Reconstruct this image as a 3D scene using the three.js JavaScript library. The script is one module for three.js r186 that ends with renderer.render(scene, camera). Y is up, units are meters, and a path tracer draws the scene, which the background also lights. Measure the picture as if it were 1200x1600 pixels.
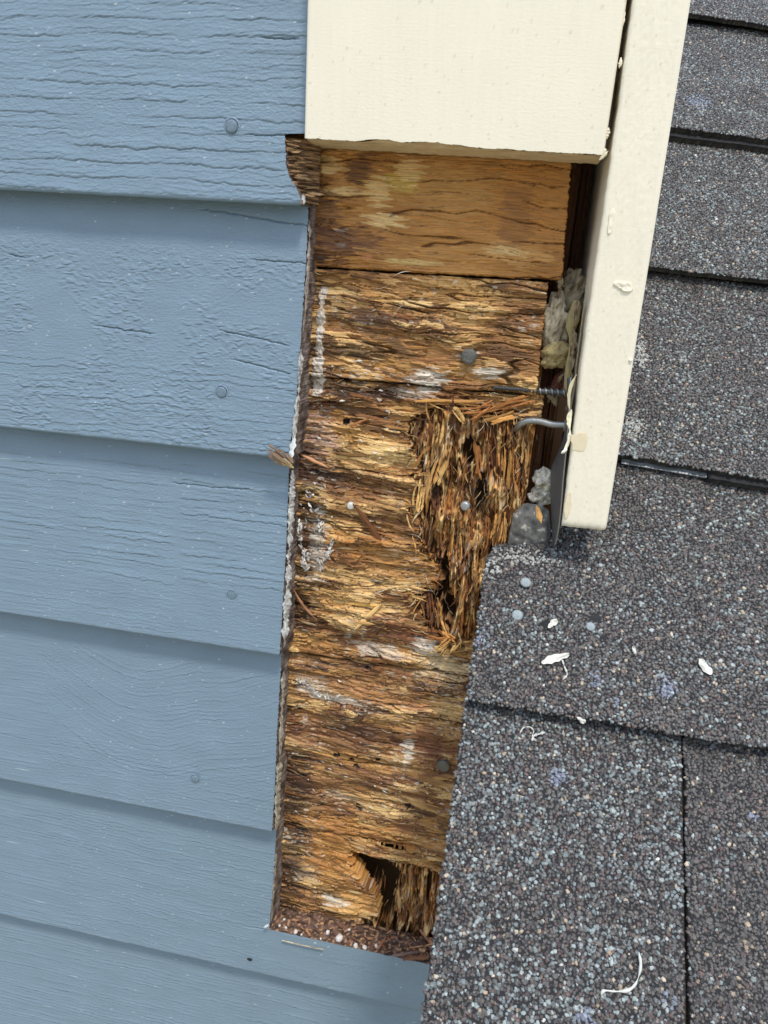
import * as THREE from 'three';
import { mergeGeometries } from 'three/addons/utils/BufferGeometryUtils.js';
import { RoundedBoxGeometry } from 'three/addons/geometries/RoundedBoxGeometry.js';

// ---------------------------------------------------------------- camera, sky, sun, exposure
const scene = new THREE.Scene();
const camera = new THREE.PerspectiveCamera(71.9, 768 / 1024, 0.01, 400);
const AXR = new THREE.Vector3(0.9811262, 0.06221105, -0.18308786);      // camera right in the world
const AXU = new THREE.Vector3(-0.11759598, 0.94358293, -0.309552);      // camera up
const AXB = new THREE.Vector3(0.15350102, 0.32523997, 0.9330897);       // camera back
camera.quaternion.setFromRotationMatrix(new THREE.Matrix4().makeBasis(AXR, AXU, AXB));
camera.position.set(0, 0, 0.33);
camera.updateMatrixWorld();

const skyW = 256, skyH = 128, skyData = new Float32Array(skyW * skyH * 4);
for (let j = 0; j < skyH; j++) for (let i = 0; i < skyW; i++) {
  const el = (j + 0.5) / skyH * Math.PI - Math.PI / 2, s = Math.max(0, Math.sin(el)), o = (j * skyW + i) * 4;
  const az = i / skyW * Math.PI * 2, cl = 1 + 0.08 * Math.sin(az * 3 + el * 7) * Math.cos(el) + 0.05 * Math.sin(az * 7 - el * 11) * Math.cos(el);
  const k = 1.02 * (1 + 2 * s) / 3 * cl;
  skyData[o] = 0.80 * k; skyData[o + 1] = 0.95 * k; skyData[o + 2] = 1.18 * k; skyData[o + 3] = 1;
}
const sky = new THREE.DataTexture(skyData, skyW, skyH, THREE.RGBAFormat, THREE.FloatType);
sky.mapping = THREE.EquirectangularReflectionMapping; sky.magFilter = THREE.LinearFilter; sky.minFilter = THREE.LinearFilter; sky.needsUpdate = true;
scene.background = sky; scene.environment = sky;
const sun = new THREE.DirectionalLight(new THREE.Color(1, 0.93, 0.80), 1.5);
sun.position.set(0.6, 2.7, 1.3); sun.target.position.set(0, -0.15, 0);
sun.castShadow = true; sun.shadow.radius = 15; sun.shadow.mapSize.set(2048, 2048);
Object.assign(sun.shadow.camera, { left: -0.6, right: 0.6, top: 0.6, bottom: -0.6, near: 0.5, far: 6 });
scene.add(sun, sun.target);
const renderer = new THREE.WebGLRenderer({ antialias: true });
renderer.setSize(768, 1024);
renderer.toneMapping = THREE.LinearToneMapping;
renderer.toneMappingExposure = 1.86;
renderer.shadowMap.enabled = true;

// ---------------------------------------------------------------- helpers (all shapes are written in millimetres)
const MM = 0.001;
let seed = 12345;
function rnd() { seed = (seed + 0x6d2b79f5) | 0; let t = Math.imul(seed ^ (seed >>> 15), 1 | seed); t = (t + Math.imul(t ^ (t >>> 7), 61 | t)) ^ t; return ((t ^ (t >>> 14)) >>> 0) / 4294967296; }
const rr = (a, b) => a + (b - a) * rnd();
const clamp = (x, a = 0, b = 1) => x < a ? a : x > b ? b : x;
const sstep = (a, b, x) => { const t = clamp((x - a) / (b - a)); return t * t * (3 - 2 * t); };
const lerp = (a, b, t) => a + (b - a) * t;
const PERM = new Uint8Array(512); { const p = Array.from({ length: 256 }, (_, i) => i); for (let i = 255; i > 0; i--) { const j = Math.floor(rnd() * (i + 1)); [p[i], p[j]] = [p[j], p[i]]; } for (let i = 0; i < 512; i++) PERM[i] = p[i & 255]; }
const GX = new Float32Array(256), GY = new Float32Array(256); for (let i = 0; i < 256; i++) { const a = i / 256 * Math.PI * 2 * 7.31; GX[i] = Math.cos(a) * 1.5; GY[i] = Math.sin(a) * 1.5; }
function n2(x, y) {                                                       // gradient noise, about -1..1
  const xi = Math.floor(x), yi = Math.floor(y), fx = x - xi, fy = y - yi, X = xi & 255, Y = yi & 255;
  const u = fx * fx * fx * (fx * (fx * 6 - 15) + 10), v = fy * fy * fy * (fy * (fy * 6 - 15) + 10);
  const a = PERM[PERM[X] + Y], b = PERM[PERM[X + 1 & 255] + Y], c = PERM[PERM[X] + (Y + 1 & 255)], d = PERM[PERM[X + 1 & 255] + (Y + 1 & 255)];
  const p = GX[a] * fx + GY[a] * fy, q = GX[b] * (fx - 1) + GY[b] * fy, r = GX[c] * fx + GY[c] * (fy - 1), s = GX[d] * (fx - 1) + GY[d] * (fy - 1);
  return lerp(lerp(p, q, u), lerp(r, s, u), v);
}
const hash = (a, b = 0) => PERM[(PERM[Math.floor(a) & 255] + Math.floor(b)) & 255] / 255;
const fbm = (x, y, o = 3) => { let s = 0, a = 0.55, f = 1; for (let i = 0; i < o; i++) { s += a * n2(x * f + i * 17.3, y * f - i * 9.1); a *= 0.5; f *= 2.03; } return s; };
const lin = (r, g, b) => [r, g, b].map(v => { v /= 255; return v <= 0.04045 ? v / 12.92 : ((v + 0.055) / 1.055) ** 2.4; });
const toS = v => 255 * (v <= 0.0031308 ? v * 12.92 : 1.055 * v ** (1 / 2.4) - 0.055);
const mix3 = (a, b, t) => [a[0] + (b[0] - a[0]) * t, a[1] + (b[1] - a[1]) * t, a[2] + (b[2] - a[2]) * t];

// a point of the photograph laid on the plane z (mm in front of the sheathing)
const FPX = 1103;
function ray(px, py) { const a = px - 600, b = -(py - 800); return [AXR.x * a + AXU.x * b - AXB.x * FPX, AXR.y * a + AXU.y * b - AXB.y * FPX, AXR.z * a + AXU.z * b - AXB.z * FPX]; }
function P(px, py, z = 0) { const d = ray(px, py), t = (z - 330) / d[2]; return [d[0] * t, d[1] * t, z]; }
// polyline sampler: x as a function of y (points from top to bottom)
function edgeX(pts) { const q = pts.map(p => [p[0], p[1]]).sort((a, b) => a[1] - b[1]); return y => { if (y <= q[0][1]) return q[0][0]; for (let i = 1; i < q.length; i++) if (y <= q[i][1]) return lerp(q[i - 1][0], q[i][0], (y - q[i - 1][1]) / (q[i][1] - q[i - 1][1] || 1)); return q[q.length - 1][0]; }; }
// signed distance to a polygon (negative inside)
function sdPoly(poly, x, y) {
  let d = 1e9, s = 1;
  for (let i = 0, j = poly.length - 1; i < poly.length; j = i++) {
    const [ax, ay] = poly[i], [bx, by] = poly[j], ex = bx - ax, ey = by - ay, wx = x - ax, wy = y - ay, t = clamp((wx * ex + wy * ey) / (ex * ex + ey * ey)), qx = wx - ex * t, qy = wy - ey * t;
    d = Math.min(d, qx * qx + qy * qy);
    const c1 = y >= ay, c2 = y < by, c3 = ex * wy > ey * wx; if ((c1 && c2 && c3) || (!c1 && !c2 && !c3)) s = -s;
  }
  return s * Math.sqrt(d);
}
// a surface from a function (i, j as 0..1) -> { p, c, uv }
function sheet(nu, nv, fn, flip = false) {
  const pos = new Float32Array((nu + 1) * (nv + 1) * 3), uv = new Float32Array((nu + 1) * (nv + 1) * 2); let col = null; const idx = [];
  for (let j = 0; j <= nv; j++) for (let i = 0; i <= nu; i++) {
    const k = j * (nu + 1) + i, r = fn(i / nu, j / nv, i, j);
    pos.set(r.p, k * 3); uv.set(r.uv || [r.p[0] / 60, r.p[1] / 60], k * 2);
    if (r.c) { col ||= new Float32Array(pos.length); col.set(r.c, k * 3); }
    if (i < nu && j < nv) { const a = k, b = k + 1, c = k + nu + 2, d = k + nu + 1; if (flip) idx.push(a, c, b, a, d, c); else idx.push(a, b, c, a, c, d); }
  }
  const g = new THREE.BufferGeometry();
  g.setAttribute('position', new THREE.BufferAttribute(pos, 3)); g.setAttribute('uv', new THREE.BufferAttribute(uv, 2));
  if (col) g.setAttribute('color', new THREE.BufferAttribute(col, 3));
  g.setIndex(new THREE.BufferAttribute(new Uint32Array(idx), 1)); g.computeVertexNormals();
  return g;
}
const used = new Map();
function numbered(n) { const k = used.get(n) || 0; used.set(n, k + 1); return k ? n + '_' + String(k).padStart(3, '0') : n; }
function thing(name, label, category, base = [0, 0, 0], group) {
  const o = new THREE.Group(); o.name = numbered(name); o.position.set(base[0] * MM, base[1] * MM, base[2] * MM); o.userData = { label, category, };
  if (group) o.userData.group = group; o.base = base; scene.add(o); return o;
}
function shade(m) { m.castShadow = true; m.receiveShadow = true; return m; }
function part(parent, name, geo, mat, label) {                             // geo in world millimetres
  let t = parent; while (t && !t.base) t = t.parent;
  const b = t ? t.base : [0, 0, 0]; geo.translate(-b[0], -b[1], -b[2]); geo.scale(MM, MM, MM);
  const m = shade(new THREE.Mesh(geo, mat)); m.name = name; if (label) m.userData.label = label; parent.add(m); return m;
}
function single(name, geo, mat, label, category, group) {                 // a thing that is one mesh
  geo.computeBoundingBox(); const c = new THREE.Vector3(); geo.boundingBox.getCenter(c); geo.translate(-c.x, -c.y, -c.z); geo.scale(MM, MM, MM);
  const m = shade(new THREE.Mesh(geo, mat)); m.name = numbered(name); m.position.copy(c).multiplyScalar(MM); m.userData = { label, category }; if (group) m.userData.group = group; scene.add(m); return m;
}
const stuff = m => { m.userData.kind = 'stuff'; return m; };
const std = (o) => new THREE.MeshStandardMaterial({ roughness: 0.85, side: THREE.DoubleSide, ...o });
function floatTex(w, h, fn, repeat = true) {
  const d = new Float32Array(w * h * 4); for (let j = 0; j < h; j++) for (let i = 0; i < w; i++) { const v = fn(i, j), o = (j * w + i) * 4; d[o] = d[o + 1] = d[o + 2] = v; d[o + 3] = 1; }
  const t = new THREE.DataTexture(d, w, h, THREE.RGBAFormat, THREE.FloatType); t.magFilter = THREE.LinearFilter; t.minFilter = THREE.LinearFilter; if (repeat) t.wrapS = t.wrapT = THREE.RepeatWrapping; t.needsUpdate = true; return t;
}
function tileNoise(i, j, N, fx, fy, o) {                                   // noise that wraps over N pixels
  const u = i / N, v = j / N, s = (a, b) => n2(a * fx + o, b * fy + o * 1.7), a = sstep(0, 1, u), b = sstep(0, 1, v);
  return lerp(lerp(s(u, v), s(u - 1, v), a), lerp(s(u, v - 1), s(u - 1, v - 1), a), b) * 1.35;
}
// brushed, slightly pebbled paint: 60 mm tile
const paintBump = floatTex(512, 512, (i, j) => 0.5 + 0.2 * tileNoise(i, j, 512, 40, 60, 3) + 0.16 * tileNoise(i, j, 512, 90, 110, 11) + 0.14 * tileNoise(i, j, 512, 10, 90, 31) + 0.1 * tileNoise(i, j, 512, 180, 180, 51));
const grainBump = floatTex(512, 512, (i, j) => 0.5 + 0.3 * tileNoise(i, j, 512, 6, 90, 5) + 0.2 * tileNoise(i, j, 512, 14, 170, 15) + 0.1 * tileNoise(i, j, 512, 60, 200, 25));
const metalBump = floatTex(256, 256, (i, j) => 0.5 + 0.3 * tileNoise(i, j, 256, 12, 12, 5) + 0.2 * tileNoise(i, j, 256, 50, 50, 15));

// tapered, slightly bent piece of wood between two points, colours in its vertices
function stick(p0, p1, w, t, c0, { bend = 0.06, roll = rr(-0.5, 0.5), seg = 7, blunt = 0.25, rag = 0.35 } = {}) {
  const a = new THREE.Vector3(...p0), b = new THREE.Vector3(...p1), d = b.clone().sub(a), L = d.length() || 1; d.normalize();
  let side = new THREE.Vector3().crossVectors(d, new THREE.Vector3(0, 0, 1)); if (side.lengthSq() < 1e-4) side.set(1, 0, 0); side.normalize();
  const nor = new THREE.Vector3().crossVectors(side, d).normalize();
  side.applyAxisAngle(d, roll); nor.applyAxisAngle(d, roll);
  const bs = bend * L * rr(-1, 1), bn = bend * L * rr(-0.6, 0.6), o = rr(0, 99), e0 = rr(0, blunt), e1 = rr(0, blunt);
  const pos = [], col = [], idx = [], uv = [];
  for (let i = 0; i <= seg; i++) {
    const u = i / seg, k = Math.min(1, Math.min(e0 + u * 3.2, e1 + (1 - u) * 3.2)), ww = w * 0.5 * k * (1 + rag * n2(u * 5 + o, o)), tt = t * 0.5 * (0.4 + 0.6 * k) * (1 + rag * n2(u * 5 - o, o * 2)), q = 4 * u * (1 - u);
    for (let m = 0; m < 6; m++) {
      const an = m / 6 * Math.PI * 2 + 0.4, x = Math.cos(an) * ww * (1 + 0.3 * n2(m * 3.1 + o, u * 6)), y = Math.sin(an) * tt;
      const v = a.clone().addScaledVector(d, u * L + rag * w * 0.5 * (hash(m + o, i) - 0.5) * (i === 0 || i === seg ? 2 : 0.4)).addScaledVector(side, x + bs * q).addScaledVector(nor, y + bn * q);
      pos.push(v.x, v.y, v.z); uv.push(u * L / 60, m / 60);
      const f = 0.72 + 0.5 * hash(m * 7 + o * 3, o) + 0.18 * n2(u * 9 + o, m); col.push(c0[0] * f, c0[1] * f, c0[2] * f);
    }
  }
  for (let i = 0; i < seg; i++) for (let m = 0; m < 6; m++) { const A = i * 6 + m, B = i * 6 + (m + 1) % 6; idx.push(A, B, B + 6, A, B + 6, A + 6); }
  for (let m = 1; m < 5; m++) { idx.push(0, m + 1, m); const z = seg * 6; idx.push(z, z + m, z + m + 1); }
  let g = new THREE.BufferGeometry(); g.setAttribute('position', new THREE.Float32BufferAttribute(pos, 3)); g.setAttribute('uv', new THREE.Float32BufferAttribute(uv, 2)); g.setAttribute('color', new THREE.Float32BufferAttribute(col, 3)); g.setIndex(idx);
  g = g.toNonIndexed(); g.computeVertexNormals(); return g;
}
function tube(pts, rad, c0, { seg = 40, sides = 10, noise = 0, closed = false, cf = null } = {}) { // swept round thing with a radius function
  const curve = new THREE.CatmullRomCurve3(pts.map(p => new THREE.Vector3(...p))), fr = curve.computeFrenetFrames(seg), o = rr(0, 50);
  return sheet(sides, seg, (a, v, i, j) => {
    const p = curve.getPoint(v), an = a * Math.PI * 2, R = (typeof rad === 'function' ? rad(v) : rad) * (1 + noise * (fbm(Math.cos(an) * 1.3 + o, v * seg / 8 + Math.sin(an) * 1.3, 3)));
    p.addScaledVector(fr.normals[j], Math.cos(an) * R).addScaledVector(fr.binormals[j], Math.sin(an) * R);
    const c = cf ? cf(an, v) : c0; return { p: [p.x, p.y, p.z], c };
  });
}
// lump with an uneven skin
function lump(c, r, c0, { rough = 0.25, freq = 1.2, cf = null, rot = 0, det = 24 } = {}) {
  const o = rr(0, 99);
  return sheet(det * 2, det, (a, b) => {
    const th = a * Math.PI * 2, ph = b * Math.PI, x = Math.sin(ph) * Math.cos(th), y = Math.cos(ph), z = Math.sin(ph) * Math.sin(th);
    const k = 1 + rough * 0.6 * (fbm(x * freq + o, y * freq + o, 4) + fbm(z * freq + o, (y - x) * freq * 0.7, 3)) , X = x * r[0] * k, Y = y * r[1] * k, ca = Math.cos(rot), sa = Math.sin(rot);
    return { p: [c[0] + X * ca - Y * sa, c[1] + X * sa + Y * ca, c[2] + z * r[2] * k], c: cf ? cf(x, y, z, k) : c0 };
  });
}
// a bundle of torn strands: what a splinter of rotten wood looks like
function bundle(p0, p1, w, t, c0, o = {}) {
  const gs = [], d = new THREE.Vector3(p1[0] - p0[0], p1[1] - p0[1], p1[2] - p0[2]), L = d.length(), sx = -d.y / (L || 1), sy = d.x / (L || 1), n = Math.max(2, Math.round(w / 0.85));
  for (let i = 0; i < n; i++) { const k = (n > 1 ? i / (n - 1) - 0.5 : 0) * w, a = rr(0, 0.4), b = 1 - rr(0, 0.4), dz = rr(-0.5, 0.5) * t, f = rr(0.7, 1.25), sk = rr(-0.5, 0.5); gs.push(stick([p0[0] + d.x * a + sx * k, p0[1] + d.y * a + sy * k, p0[2] + d.z * a + dz], [p0[0] + d.x * b + sx * (k + sk), p0[1] + d.y * b + sy * (k + sk), p0[2] + d.z * b + dz], rr(0.6, 1.7), rr(0.5, 1.1) * Math.min(1.4, t), c0.map(v => v * f), { seg: 9, bend: 0.07, blunt: 0.9, rag: 0.85, ...o })); }
  return mergeGeometries(gs);
}
const M = {
  vc: std({ vertexColors: true, roughness: 0.88, bumpMap: grainBump, bumpScale: 0.0004 }),
  vcPlain: std({ vertexColors: true, roughness: 0.8 }),
  siding: std({ vertexColors: true, roughness: 0.46, bumpMap: paintBump, bumpScale: 0.00022 }),
  cream: std({ vertexColors: true, roughness: 0.5, bumpMap: paintBump, bumpScale: 0.00005 }),
  steel: std({ color: new THREE.Color(0.34, 0.34, 0.33), metalness: 0.85, roughness: 0.42, bumpMap: metalBump, bumpScale: 0.0002 }),
  darkSteel: std({ color: new THREE.Color(0.10, 0.105, 0.11), metalness: 0.55, roughness: 0.5, bumpMap: metalBump, bumpScale: 0.0003 }),
  asphalt: std({ vertexColors: true, roughness: 0.9, bumpMap: metalBump, bumpScale: 0.0005 }),
  scrap: std({ color: new THREE.Color(0.52, 0.51, 0.47), roughness: 0.6 }),
};
console.log('helpers ready');

// ---------------------------------------------------------------- ground far below (lights the undersides)
{
  const g = sheet(60, 60, (a, b) => { const x = (a - 0.5) * 2, z = (b - 0.5) * 2, X = Math.sign(x) * x * x * 120000, Z = Math.sign(z) * z * z * 120000, k = 1 + 0.25 * fbm(a * 30, b * 30, 3); return { p: [X, -3200 + 40 * n2(a * 9, b * 9), Z], c: [0.26 * k, 0.235 * k, 0.15 * k] }; }, true);
  g.scale(MM, MM, MM); const m = shade(new THREE.Mesh(g, std({ vertexColors: true, roughness: 1 }))); m.name = 'ground'; m.userData = { kind: 'structure', label: 'lawn far below the roof' }; scene.add(m);
}

// ---------------------------------------------------------------- blue lap siding
const BUTT = [132, 23, -88.3, -195.3, -312.2, -426.4, -541], ZB = 18, ZT = 7.5, EXPO = 117;
const PAINT = lin(117, 136, 152);
function lines(v, x, sp, amp, o, wobx = 45) {                              // raised grain: little ledges that drop off downwards
  const w = v + 1.3 * n2(x / wobx + o, v / 17) + 0.7 * n2(x / 9 + o, v / 7 + o) + 0.5 * n2(x / 3.1, v / 3.5 + o) + 0.2 * n2(x / 1.1, v / 2 + o), p = w / sp + o * 3.7, id = Math.floor(p), fr = p - id;
  const a = amp * (0.35 + 0.9 * hash(id * 5 + o, o * 3)) * sstep(-0.6, 0.3, n2(x / 40 + id * 2.7, id * 1.9 + o) + 0.3 * n2(x / 5, id + o));
  return a * (fr > 0.14 ? (1 - (fr - 0.14) / 0.86) ** 1.3 : fr / 0.14) - a * 1.1 * Math.exp(-(((fr - 0.02) / 0.035) ** 2));
}
function scallop(d, x, v, sp, amp) { const p = d / sp + 0.75 * n2(x / 3.4, v / 2.4) + 0.5 * n2(x / 7 + 9, v / 5), fr = p - Math.floor(p), a = amp * (0.15 + 0.85 * sstep(-0.4, 0.3, n2(x / 4.2 + Math.floor(p) * 3.3, v / 5))); return a * (fr > 0.2 ? (1 - (fr - 0.2) / 0.8) ** 1.2 : fr / 0.2); }
const CRACKS = [[1, [[400, 57], [440, 60], [472, 61]]], [1, [[380, 211], [410, 214], [443, 213], [472, 214]]], [2, [[300, 325], [340, 329], [390, 338], [440, 347], [484, 353]]], [2, [[385, 405], [440, 409], [478, 412]]], [2, [[145, 508], [200, 516], [245, 522]]], [2, [[340, 516], [400, 528], [455, 541]]], [2, [[360, 560], [410, 572], [455, 584]]], [2, [[0, 395], [40, 404]]], [5, [[378, 1443], [400, 1446], [421, 1449]]], [3, [[260, 756], [330, 764], [395, 768]]]].map(([k, pts]) => [k, pts.map(q => P(q[0], q[1], 13))]);
function cracked(k, x, y) { let d = 0; for (const [b, p] of CRACKS) if (b === k && x > p[0][0] && x < p[p.length - 1][0]) for (let i = 1; i < p.length; i++) if (x <= p[i][0]) { const yc = lerp(p[i - 1][1], p[i][1], (x - p[i - 1][0]) / (p[i][0] - p[i - 1][0])) + 0.55 * n2(x / 4, k) + 0.3 * n2(x / 1.3, k), q = (y - yc) / (0.2 + 0.1 * n2(x / 2, 5)), e = Math.min(1, (x - p[0][0]) / 5, k === 2 && p[p.length - 1][0] > -100 ? 1 : (p[p.length - 1][0] - x) / 4); d = Math.max(d, e * Math.exp(-q * q)); break; } return d; }
function relief(k, x, v) {
  let h = -1.1 * cracked(k, x, v + BUTT[k]) + 0.07 * fbm(x / 5, v / 2.5 + k * 9, 3) + 0.05 * n2(x / 1.6, v / 0.9 + k);
  if (k === 1) h += lines(v, x, 6.1, 0.29, 1.3, 50) * (0.3 + 0.7 * sstep(92, 72, v)) + 0.5 * lines(v, x, 2.4, 0.3, 4.4, 20) + 0.4 * scallop(v, x, v, 3.0, 0.25);
  else if (k === 2) {
    const m = sstep(-0.35, 0.2, n2(x / 34 + 3, v / 24 + x / 80)) * sstep(96, 84, v), d = v + 0.22 * (x + 150) + 1.5 * n2(x / 9, v / 9);
    h += m * scallop(d, x, v, 2.6, 0.42) + lines(v, x, 3.3, 0.25, 2.2, 20) * sstep(48, 26, v) + 0.6 * scallop(v, x, v, 2.2, 0.3) * sstep(40, 20, v);
  } else if (k === 3) {
    const seam = sstep(0.5, 3.5, Math.abs(x + 158 + 0.02 * v + 0.8 * n2(v / 8, 1)));
    h += seam * lines(v + (x > -158 ? 1.7 : 0), x, 4.3, 0.38, x > -158 ? 5.5 : 6.1) * sstep(15, 45, v) * 0.8 + 0.5 * seam * lines(v, x, 2.2, 0.3, 3.3);
  } else if (k === 4) {
    const xx = x + 185, d = v - 0.0075 * xx * xx * (x < -150 ? 1 : 0.35) + 4 * n2(x / 50, v / 40);
    h += lines(d, x, 2.6, 0.2, 9.1) * sstep(0, 30, v) + 0.8 * lines(v, x, 2.1, 0.22, 2.9) * sstep(60, 20, v);
  } else if (k === 5) h += lines(v + 0.04 * x, x, 2.3, 0.24, 5.9) + 0.8 * lines(v - 0.1 * x, x, 3.3, 0.25, 8.3) * sstep(0, 0.4, n2(x / 25, v / 15));
  else h += lines(v, x, 2.7, 0.32, 3.9 + k);
  return h;
}
const faceZ = v => lerp(ZB, ZT, v / EXPO);
const CUT = [
  edgeX([[-93.6, 260], [-93.6, -20]]),
  edgeX([[-91.5, 140], [-91.5, P(443, 214, 17)[1] + 0.5], P(443, 214, 17), P(446, 245, 17), P(446, 262, 17), P(453, 284, 17), P(464, 299, 17), P(470, 317, 17.5)].map(p => [p[0], p[1]])),
  edgeX([P(481, 326, 9), P(477, 420, 11), P(468, 560, 14), P(462, 640, 16), P(452, 706, 18)]),
  edgeX([P(452, 722, 9), P(447, 850, 13), P(441, 960, 16), P(437, 1022, 18)]),
  edgeX([P(439, 1036, 9), P(432, 1150, 13), P(429, 1240, 16), P(425, 1302, 18)]),
  edgeX([P(431, 1312, 9), P(427, 1380, 12), P(420, 1452, 16), [P(420, 1452, 16)[0], -430]]),
  edgeX([[34, -300], [34, -700]]),
];
const siding = thing('siding_wall', 'blue-grey painted lap siding wall of horizontal boards left of the rotten opening', 'siding wall', [-170, -560, 0]);
const NOTCHY = P(425, 1457, 16.5)[1];
const colPaint = (x, y, k) => { const f = 1 + 0.09 * fbm(x / 26 + k * 5, y / 12, 4) + 0.035 * n2(x / 1.1, y / 0.9), g = n2(x / 14 + k * 3, y / 7) > 0.55 ? 0.985 : 1; const sp = hash(Math.floor(x * 1.1 + 900), Math.floor(y * 2.4 + 2000)) > 0.9987 && hash(Math.floor(x + 77), Math.floor(y * 2.3 + 130)) > 0.6; return sp ? [0.45, 0.49, 0.51] : [PAINT[0] * f * g, PAINT[1] * f, PAINT[2] * f]; };
const CLAPMAT = M.siding;
const cutMat = std({ vertexColors: true, roughness: 0.95, bumpMap: grainBump, bumpScale: 0.0006 });
const caulkMat = std({ vertexColors: true, roughness: 0.7, bumpMap: metalBump, bumpScale: 0.0006 });
const boards = [];
for (let k = 0; k < BUTT.length; k++) {
  const yb = BUTT[k], cut = CUT[k], top = k === 5 ? NOTCHY - yb : EXPO, XL = -820;
  const xs = []; for (let x = XL; x < -245; x += x < -330 ? 14 : 6) xs.push(x);
  const nIn = 170; const xAt = (i, y) => i < xs.length ? xs[i] : lerp(-245, cut(y) + (k && k < 6 ? 0.35 * n2(y / 2.2, k) + 0.25 * n2(y / 0.8, k + 4) : 0), (i - xs.length) / nIn);
  const nFace = k === 0 ? 60 : k < 3 ? 420 : 300, NV = nFace + 7;
  const row = j => {                                                     // profile: underside, rounded nose, face
    if (j === 0) return [0, 1.2, 4]; if (j === 1) return [0, 0.6, 10];
    if (j < 7) { const a = (j - 2) / 5 * Math.PI / 2; return [1.4 - 1.4 * Math.sin(Math.PI / 2 - a) , 0, 0, a]; }
    return [(j - 7) / nFace * (EXPO + 4) + 1.4];
  };
  const face = (x, j) => {
    const r = row(j);
    if (j < 2) return [yb + r[1] + 0.15 * n2(x / 6, k), r[2]];
    const wob = 0.18 * n2(x / 9, k * 3) + 0.08 * n2(x / 2, k);
    if (r.length === 4) { const a = r[3], hh = relief(k, x, 1.4) * Math.sin(a); return [yb + wob + 1.4 * (1 - Math.sin(a)) * 0 + 1.4 * (1 - Math.cos(Math.PI / 2 - (Math.PI / 2 - a))) , faceZ(1.4) - 1.4 * (1 - Math.sin(a)) + hh]; }
    const v = r[0]; return [yb + v + wob * sstep(12, 0, v), faceZ(v) + relief(k, x, v)];
  };
  const g = sheet(xs.length + nIn, NV, (a, b, i, j) => {
    const y0 = yb + Math.max(0, (j - 7) / nFace * (EXPO + 4)), x = xAt(i, y0), [y, z] = face(x, j);
    return { p: [x, y, z], c: colPaint(x, y, k) };
  });
  const bd = part(siding, 'siding_board', g, CLAPMAT); boards.push(bd);
  if (k === 5) {                                                         // the low strip that runs on beneath the opening
    const h5 = 40, g2 = sheet(180, h5 + 7, (a, b, i, j) => {
      const x0 = cut(NOTCHY - 4) , x = lerp(x0 - 1.6, 34, a); const vv = Math.max(0, (j - 7) / h5 * (top - 1.4) + 1.4) - 0.5 * Math.max(0, n2(x / 5, 3)) * (j > h5 + 4 ? 1 : 0);
      let y, z; if (j < 7) [y, z] = face(x, j); else { y = yb + vv + 0.18 * n2(x / 9, k * 3) * sstep(12, 0, vv); z = faceZ(vv) + relief(k, x, vv); } if (a < 0.02) z -= 0.03;
      return { p: [x, y, z], c: colPaint(x, y, k) };
    });
    part(bd, 'board_strip', g2, CLAPMAT);
    const ledge = sheet(260, 24, (a, b) => { const x = lerp(-111, 30, a), z = lerp(faceZ(top) + relief(5, x, top) - 0.1, -1, b), y = NOTCHY - 0.1 + sstep(0.08, 0.9, b) * (2.2 + 2.2 * fbm(x / 5, z / 4, 3) + 1.0 * n2(x / 1.6, z / 1.4)); const f = 0.7 + 0.5 * fbm(x / 6, z / 1.5, 3); return { p: [x, y, z], c: mix3(mix3(lin(112, 86, 74), lin(62, 46, 38), clamp(0.5 + n2(x / 5, z / 3))), lin(170, 132, 100), sstep(0.2, 0.5, n2(x / 1.8, z / 1.5 + 9))).map(c => c * (0.6 + f * 0.5)) }; }, true);
    part(bd, 'cut_ledge', ledge, cutMat, 'raw brown sawn edge below the opening');
  }
  if (k > 0 && k < 6) {                                                  // sawn end of the board, weathered, not painted
    const y1 = k === 1 ? 47 : yb + EXPO - 1, y0 = k === 5 ? NOTCHY - 0.5 : yb + 0.3, yy0 = y0;
    const e = sheet(10, 200, (a, b) => {
      const y = lerp(yy0, y1, b), v = y - yb, x1 = cut(y) + (0.35 * n2(y / 2.2, k) + 0.25 * n2(y / 0.8, k + 4)), zf = faceZ(v) + relief(k, x1, v) - 0.02;
      const z = lerp(zf, -1.5, a), x = x1 + (a > 0 ? 0.45 * n2(y / 1.3, z / 1.1) + 1.6 * a : 0);
      const g0 = mix3(lin(150, 134, 126), lin(74, 54, 46), clamp(0.45 + 0.9 * n2(y / 7, z / 5 + k))), f = 0.8 + 0.4 * n2(y / 0.7, z / 2);
      return { p: [x, y, z], c: g0.map(c => c * f) };
    }, true);
    part(bd, 'cut_end', e, cutMat, 'weathered bare wood end');
  }
}
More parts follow.
